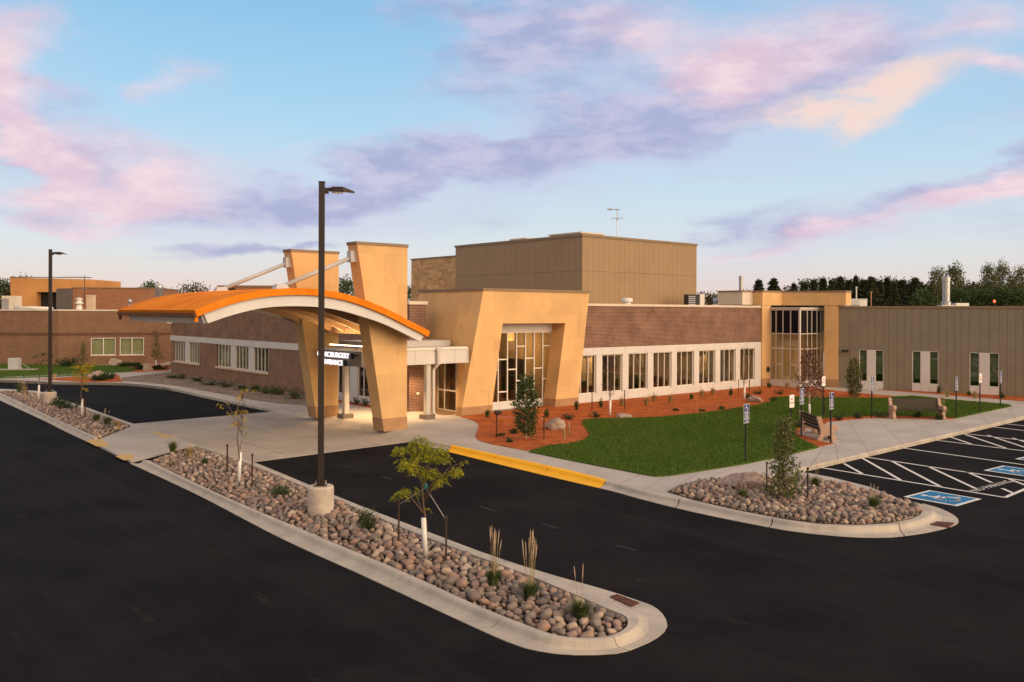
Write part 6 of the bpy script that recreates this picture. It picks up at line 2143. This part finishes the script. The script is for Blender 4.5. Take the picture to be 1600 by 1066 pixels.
# ---- grass blades of the lawns and loose bark
def blades(name, poly, n, h, seed, m, z, zoff=0):
    rn = random.Random(seed)
    P2 = [(p.x, p.y) for p in poly]
    x0, x1, y0, y1 = min(p[0] for p in P2), max(p[0] for p in P2), min(p[1] for p in P2), max(p[1] for p in P2)
    mb = MB()
    k = 0
    while k < n:
        x, y = rn.uniform(x0, x1), rn.uniform(y0, y1)
        if not inside((x, y), P2):
            continue
        k += 1
        x, y = x + rn.gauss(0, .045), y + rn.gauss(0, .045)
        a = rn.uniform(0, 6.28)
        l = h * rn.uniform(.6, 1.25)
        dx, dy = cos(a) * .02, sin(a) * .02
        lx_, ly = rn.uniform(-.5, .5) * l, rn.uniform(-.5, .5) * l
        i = len(mb.v)
        mb.v += [(x - dx, y - dy, z), (x + dx, y + dy, z), (x + lx_, y + ly, z + l)]
        mb.f.append((i, i + 1, i + 2))
    return stuff(mb.build(name, M[m]))


blades('grass_blades', lawn_poly, 120000, .05, 1, 'blade', .188)
blades('grass_blades', [p for p in left_lawn], 24000, .09, 2, 'blade', .188)


def chips(poly, n, seed, z=.17, s=.05, m='chips', name='bark_chips'):
    rn = random.Random(seed)
    P2 = [(p.x, p.y) for p in poly]
    x0, x1, y0, y1 = min(p[0] for p in P2), max(p[0] for p in P2), min(p[1] for p in P2), max(p[1] for p in P2)
    mb = MB()
    k = 0
    while k < n:
        x, y = rn.uniform(x0, x1), rn.uniform(y0, y1)
        if not inside((x, y), P2):
            continue
        k += 1
        t = rvec(rn)
        t.z *= .35
        quad_leaf(mb, Vector((x, y, z + rn.uniform(0, .03))), (Vector((0, 0, 1)) + rvec(rn) * .7).normalized(), t.normalized(), s * rn.uniform(.7, 1.6), s * .4)
    return stuff(mb.build(name, M[m]))


chips(sites([(735, 655), (747, 662), (748, 669), (743, 683), (750, 689), (770, 695), (824, 704), (870, 695), (908, 684), (918, 676), (907, 664), (920, 655), (1035, 651), (1110, 643), (1190, 631), (1206, 622), (1290, 620), (1390, 620), (1320, 613), (1272, 607), (1200, 606), (1080, 617), (904, 633), (860, 640)], .17), 22000, 5)
chips(sites([(1302, 693), (1278, 699), (1245, 684), (1248, 663), (1301, 652), (1384, 648), (1496, 653), (1390, 654), (1320, 657), (1292, 660)], .17), 3000, 6)
chips(gravel_poly, 9000, 7, .178, .07, 'stone_far', 'gravel_pieces')

# ================================================================== TREES BEYOND THE ROOFS
def far_tree(name, seed, h, r, kind, m, n, leaf):
    t = thing(name, '', 'tree')
    rn = random.Random(seed)
    lf, br = MB(), MB()
    tr_top = h * (.95 if kind == 'pine' else .7)
    br.tube([(0, 0, 0), (rn.uniform(-.2, .2), rn.uniform(-.2, .2), tr_top * .5), (rn.uniform(-.3, .3), rn.uniform(-.3, .3), tr_top)], [.22, .15, .04], 6)
    nb = 52 if kind == 'pine' else 34
    for k in range(nb):
        f = (k + .5) / nb
        a = k * 2.4 + rn.uniform(-.5, .5)
        if kind == 'pine':
            z = h * (.25 + .73 * f)
            rr = r * (1.05 - f) ** .8 * rn.uniform(.6, 1.15)
            c = Vector((cos(a) * rr * .6, sin(a) * rr * .6, z))
            rad = (max(.14, rr * .62), max(.14, rr * .62), .30 + .25 * (1 - f))
        else:
            z = h * (.28 + .68 * f)
            rr = r * sin(pi * (.18 + .74 * f)) * rn.uniform(.5, 1.1)
            c = Vector((cos(a) * rr * .75, sin(a) * rr * .75, z))
            rad = (r * .33 * rn.uniform(.7, 1.2), r * .33, r * .30 * rn.uniform(.8, 1.3))
        br.tube([(0, 0, max(.5, z - rr * .6)), tuple(c)], [.06, .015], 4)
        clump(lf, c, rad, n // nb, leaf, rn, .2, .6, .2)
    br.build('trunk', M['far_bark'], t)
    lf.build('crown', M[m], t)
    return t


protos = {'pine': [far_tree('pine_tree', 50 + k, 10, 1.35 + .3 * k, 'pine', 'pine_leaf', 4200, .24) for k in range(4)],
          'broad': [far_tree('broadleaf_tree', 70 + k, 10, 3.4, 'broad', 'olive_leaf', 4600, .28) for k in range(2)],
          'dark': [far_tree('broadleaf_tree', 80 + k, 10, 3.2, 'broad', 'green_leaf', 4600, .30) for k in range(2)],
          'autumn': [far_tree('autumn_tree', 90 + k, 10, 3.0, 'broad', 'autumn_leaf', 1500, .34) for k in range(2)]}
used = {}


def plant(kind, px, top, Y, label, group, width=1.0):
    X = (px - 800) / FPX * Y
    H_ = EYE + (AXIS_Y + .0038 * (px - 800) - top) * Y / FPX
    k = used.get(kind, 0)
    used[kind] = k + 1
    pr = protos[kind]
    src = pr[k % len(pr)]
    s = H_ / 10.0
    if k < len(pr):
        t = src
        t.location, t.rotation_euler, t.scale = (X, Y, -.06), (0, 0, random.uniform(0, 6)), (s * width, s * width, s)
        t['label'], t['group'] = label, group
    else:
        t = dup(src, (X, Y, -.06), random.uniform(0, 6), label, group, (s * width, s * width, s))
    return t


g1 = 'trees beyond the right roofs'
plant('broad', 1463, 418, 130, 'tall loose broadleaf tree beyond the stout silver flue, the left one of its pair', g1, .55)
plant('broad', 1491, 412, 132, 'tall loose broadleaf tree beyond the stout silver flue, the right one of its pair', g1, .62)
plant('broad', 1546, 412, 130, 'tall broadleaf tree of the far right group, its left one', g1, .5)
plant('broad', 1566, 409, 132, 'tall broadleaf tree of the far right group, its tallest one', g1, .5)
plant('broad', 1592, 416, 129, 'tall broadleaf tree cut by the right edge of the view', g1, .5)
plant('dark', 1560, 446, 118, 'rounded green tree below the far right group behind the red light', g1, 1.1)
plant('dark', 1525, 452, 120, 'rounded green tree between the two tall tree groups', g1, 1.1)
plant('dark', 1590, 450, 116, 'rounded green tree at the right edge under the tall group', g1, 1.2)
plant('dark', 1440, 452, 122, 'rounded dark tree left of the stout silver flue', g1, 1.1)
plant('dark', 1500, 448, 124, 'rounded dark tree just right of the stout silver flue', g1, 1.1)
rn_ = random.Random(3)
tops = [(1185, 436), (1208, 434), (1256, 441), (1272, 436), (1286, 433), (1299, 437), (1313, 431), (1326, 436), (1337, 430), (1350, 436), (1361, 431), (1374, 437), (1386, 433), (1397, 440), (1409, 436), (1420, 442), (1440, 444), (1452, 448), (1430, 433), (1240, 441)]
for i, (px, tp) in enumerate(tops):
    lab = 'dark pine in the dense row seen above the corner entry and the metal wing'
    if px == 1185:
        lab = 'lone spreading pine left of the corner entry roof, the left one'
    elif px == 1208:
        lab = 'lone spreading pine left of the corner entry roof, the right one'
    elif px == 1430:
        lab = 'pointed pine standing proud at the right end of the dense row'
    elif px not in (1185, 1208):
        lab = 'dark pine in the far row, ' + {1256: 'above the left end of the stone fascia', 1272: 'above the left lights of the glass bay', 1286: 'above the right lights of the glass bay', 1299: 'above the right stone pier', 1313: 'over the overhanging fascia end', 1326: 'over the left half of the grey roof unit',
               1337: 'over the right end of the grey roof unit', 1350: 'beside the pale vent pipe', 1361: 'right behind the brown vent pipe', 1374: 'just right of the brown vent pipe', 1386: 'above the first narrow window pair, right part', 1397: 'above the wall between first and middle window pairs', 1409: 'left of the facing bench when looking up',
               1420: 'over the facing bench', 1440: 'above the middle window pair', 1452: 'nearest the tall loose trees', 1240: 'first at its left end'}[px]
    plant('pine', px, tp, 128 + rn_.uniform(-8, 14), lab, g1, (1.0 + .5 * rn_.random()) if i > 1 else 1.7)
for px, tp, lab in ((1098, 456, 'reddish autumn tree at the corner of the tall metal penthouse'), (1120, 458, 'reddish autumn tree left of the slim silver flue'), (1140, 460, 'reddish autumn tree behind the slim silver flue'), (1165, 452, 'brownish tree right of the slim silver flue'), (1228, 447, 'bare brown tree showing above the corner entry')):
    plant('autumn', px, tp, 140, lab, g1, 1.2)
g2 = 'trees beyond the left roofs'
for kind, px, tp, lab, wd in (('dark', 4, 436, 'dark tree at the left edge beside the orange hall', 1.0), ('dark', 18, 446, 'lower dark tree hugging the side of the orange hall', .8), ('autumn', 32, 430, 'brown tree top peeping over the orange hall', 1.0), ('dark', 236, 440, 'olive tree between the brick block and the silver flue pipe', 1.0),
                              ('autumn', 262, 450, 'reddish bush right of the silver flue pipe', .9), ('autumn', 292, 442, 'reddish tree behind the arched roof, the left one', .9), ('autumn', 310, 441, 'reddish tree behind the arched roof, the right one', .9), ('dark', 541, 433, 'dark tree seen between the two leaning pylons', .9), ('dark', 640, 448, 'dark tree in the gap right of the near pylon', .8)):
    plant(kind, px, tp, 125, lab, g2, wd)
# the far wood reads as one mass under the single crowns
mb = MB()
rn = random.Random(8)
for k in range(260):
    px = rn.uniform(1090, 1720)
    Y = rn.uniform(150, 175)
    X = (px - 800) / FPX * Y
    tp = 462 if px < 1250 else 435 + 5 * noise.noise(Vector((px * .06, 0, 0))) + (6 if px > 1440 else 0)
    H_ = EYE + (AXIS_Y + 2 - tp - rn.uniform(0, 7)) * Y / FPX
    for q in range(5):
        clump(mb, (X + rn.uniform(-1.2, 1.2), Y + rn.uniform(-1.5, 1.5), H_ * (.2 + .2 * q) * .93), (2.0 - .36 * q, 2.0 - .36 * q, 1.3), 60, .40, rn, .2, .7, .2)
stuff(mb.build('far_wood', M['pine_leaf']))
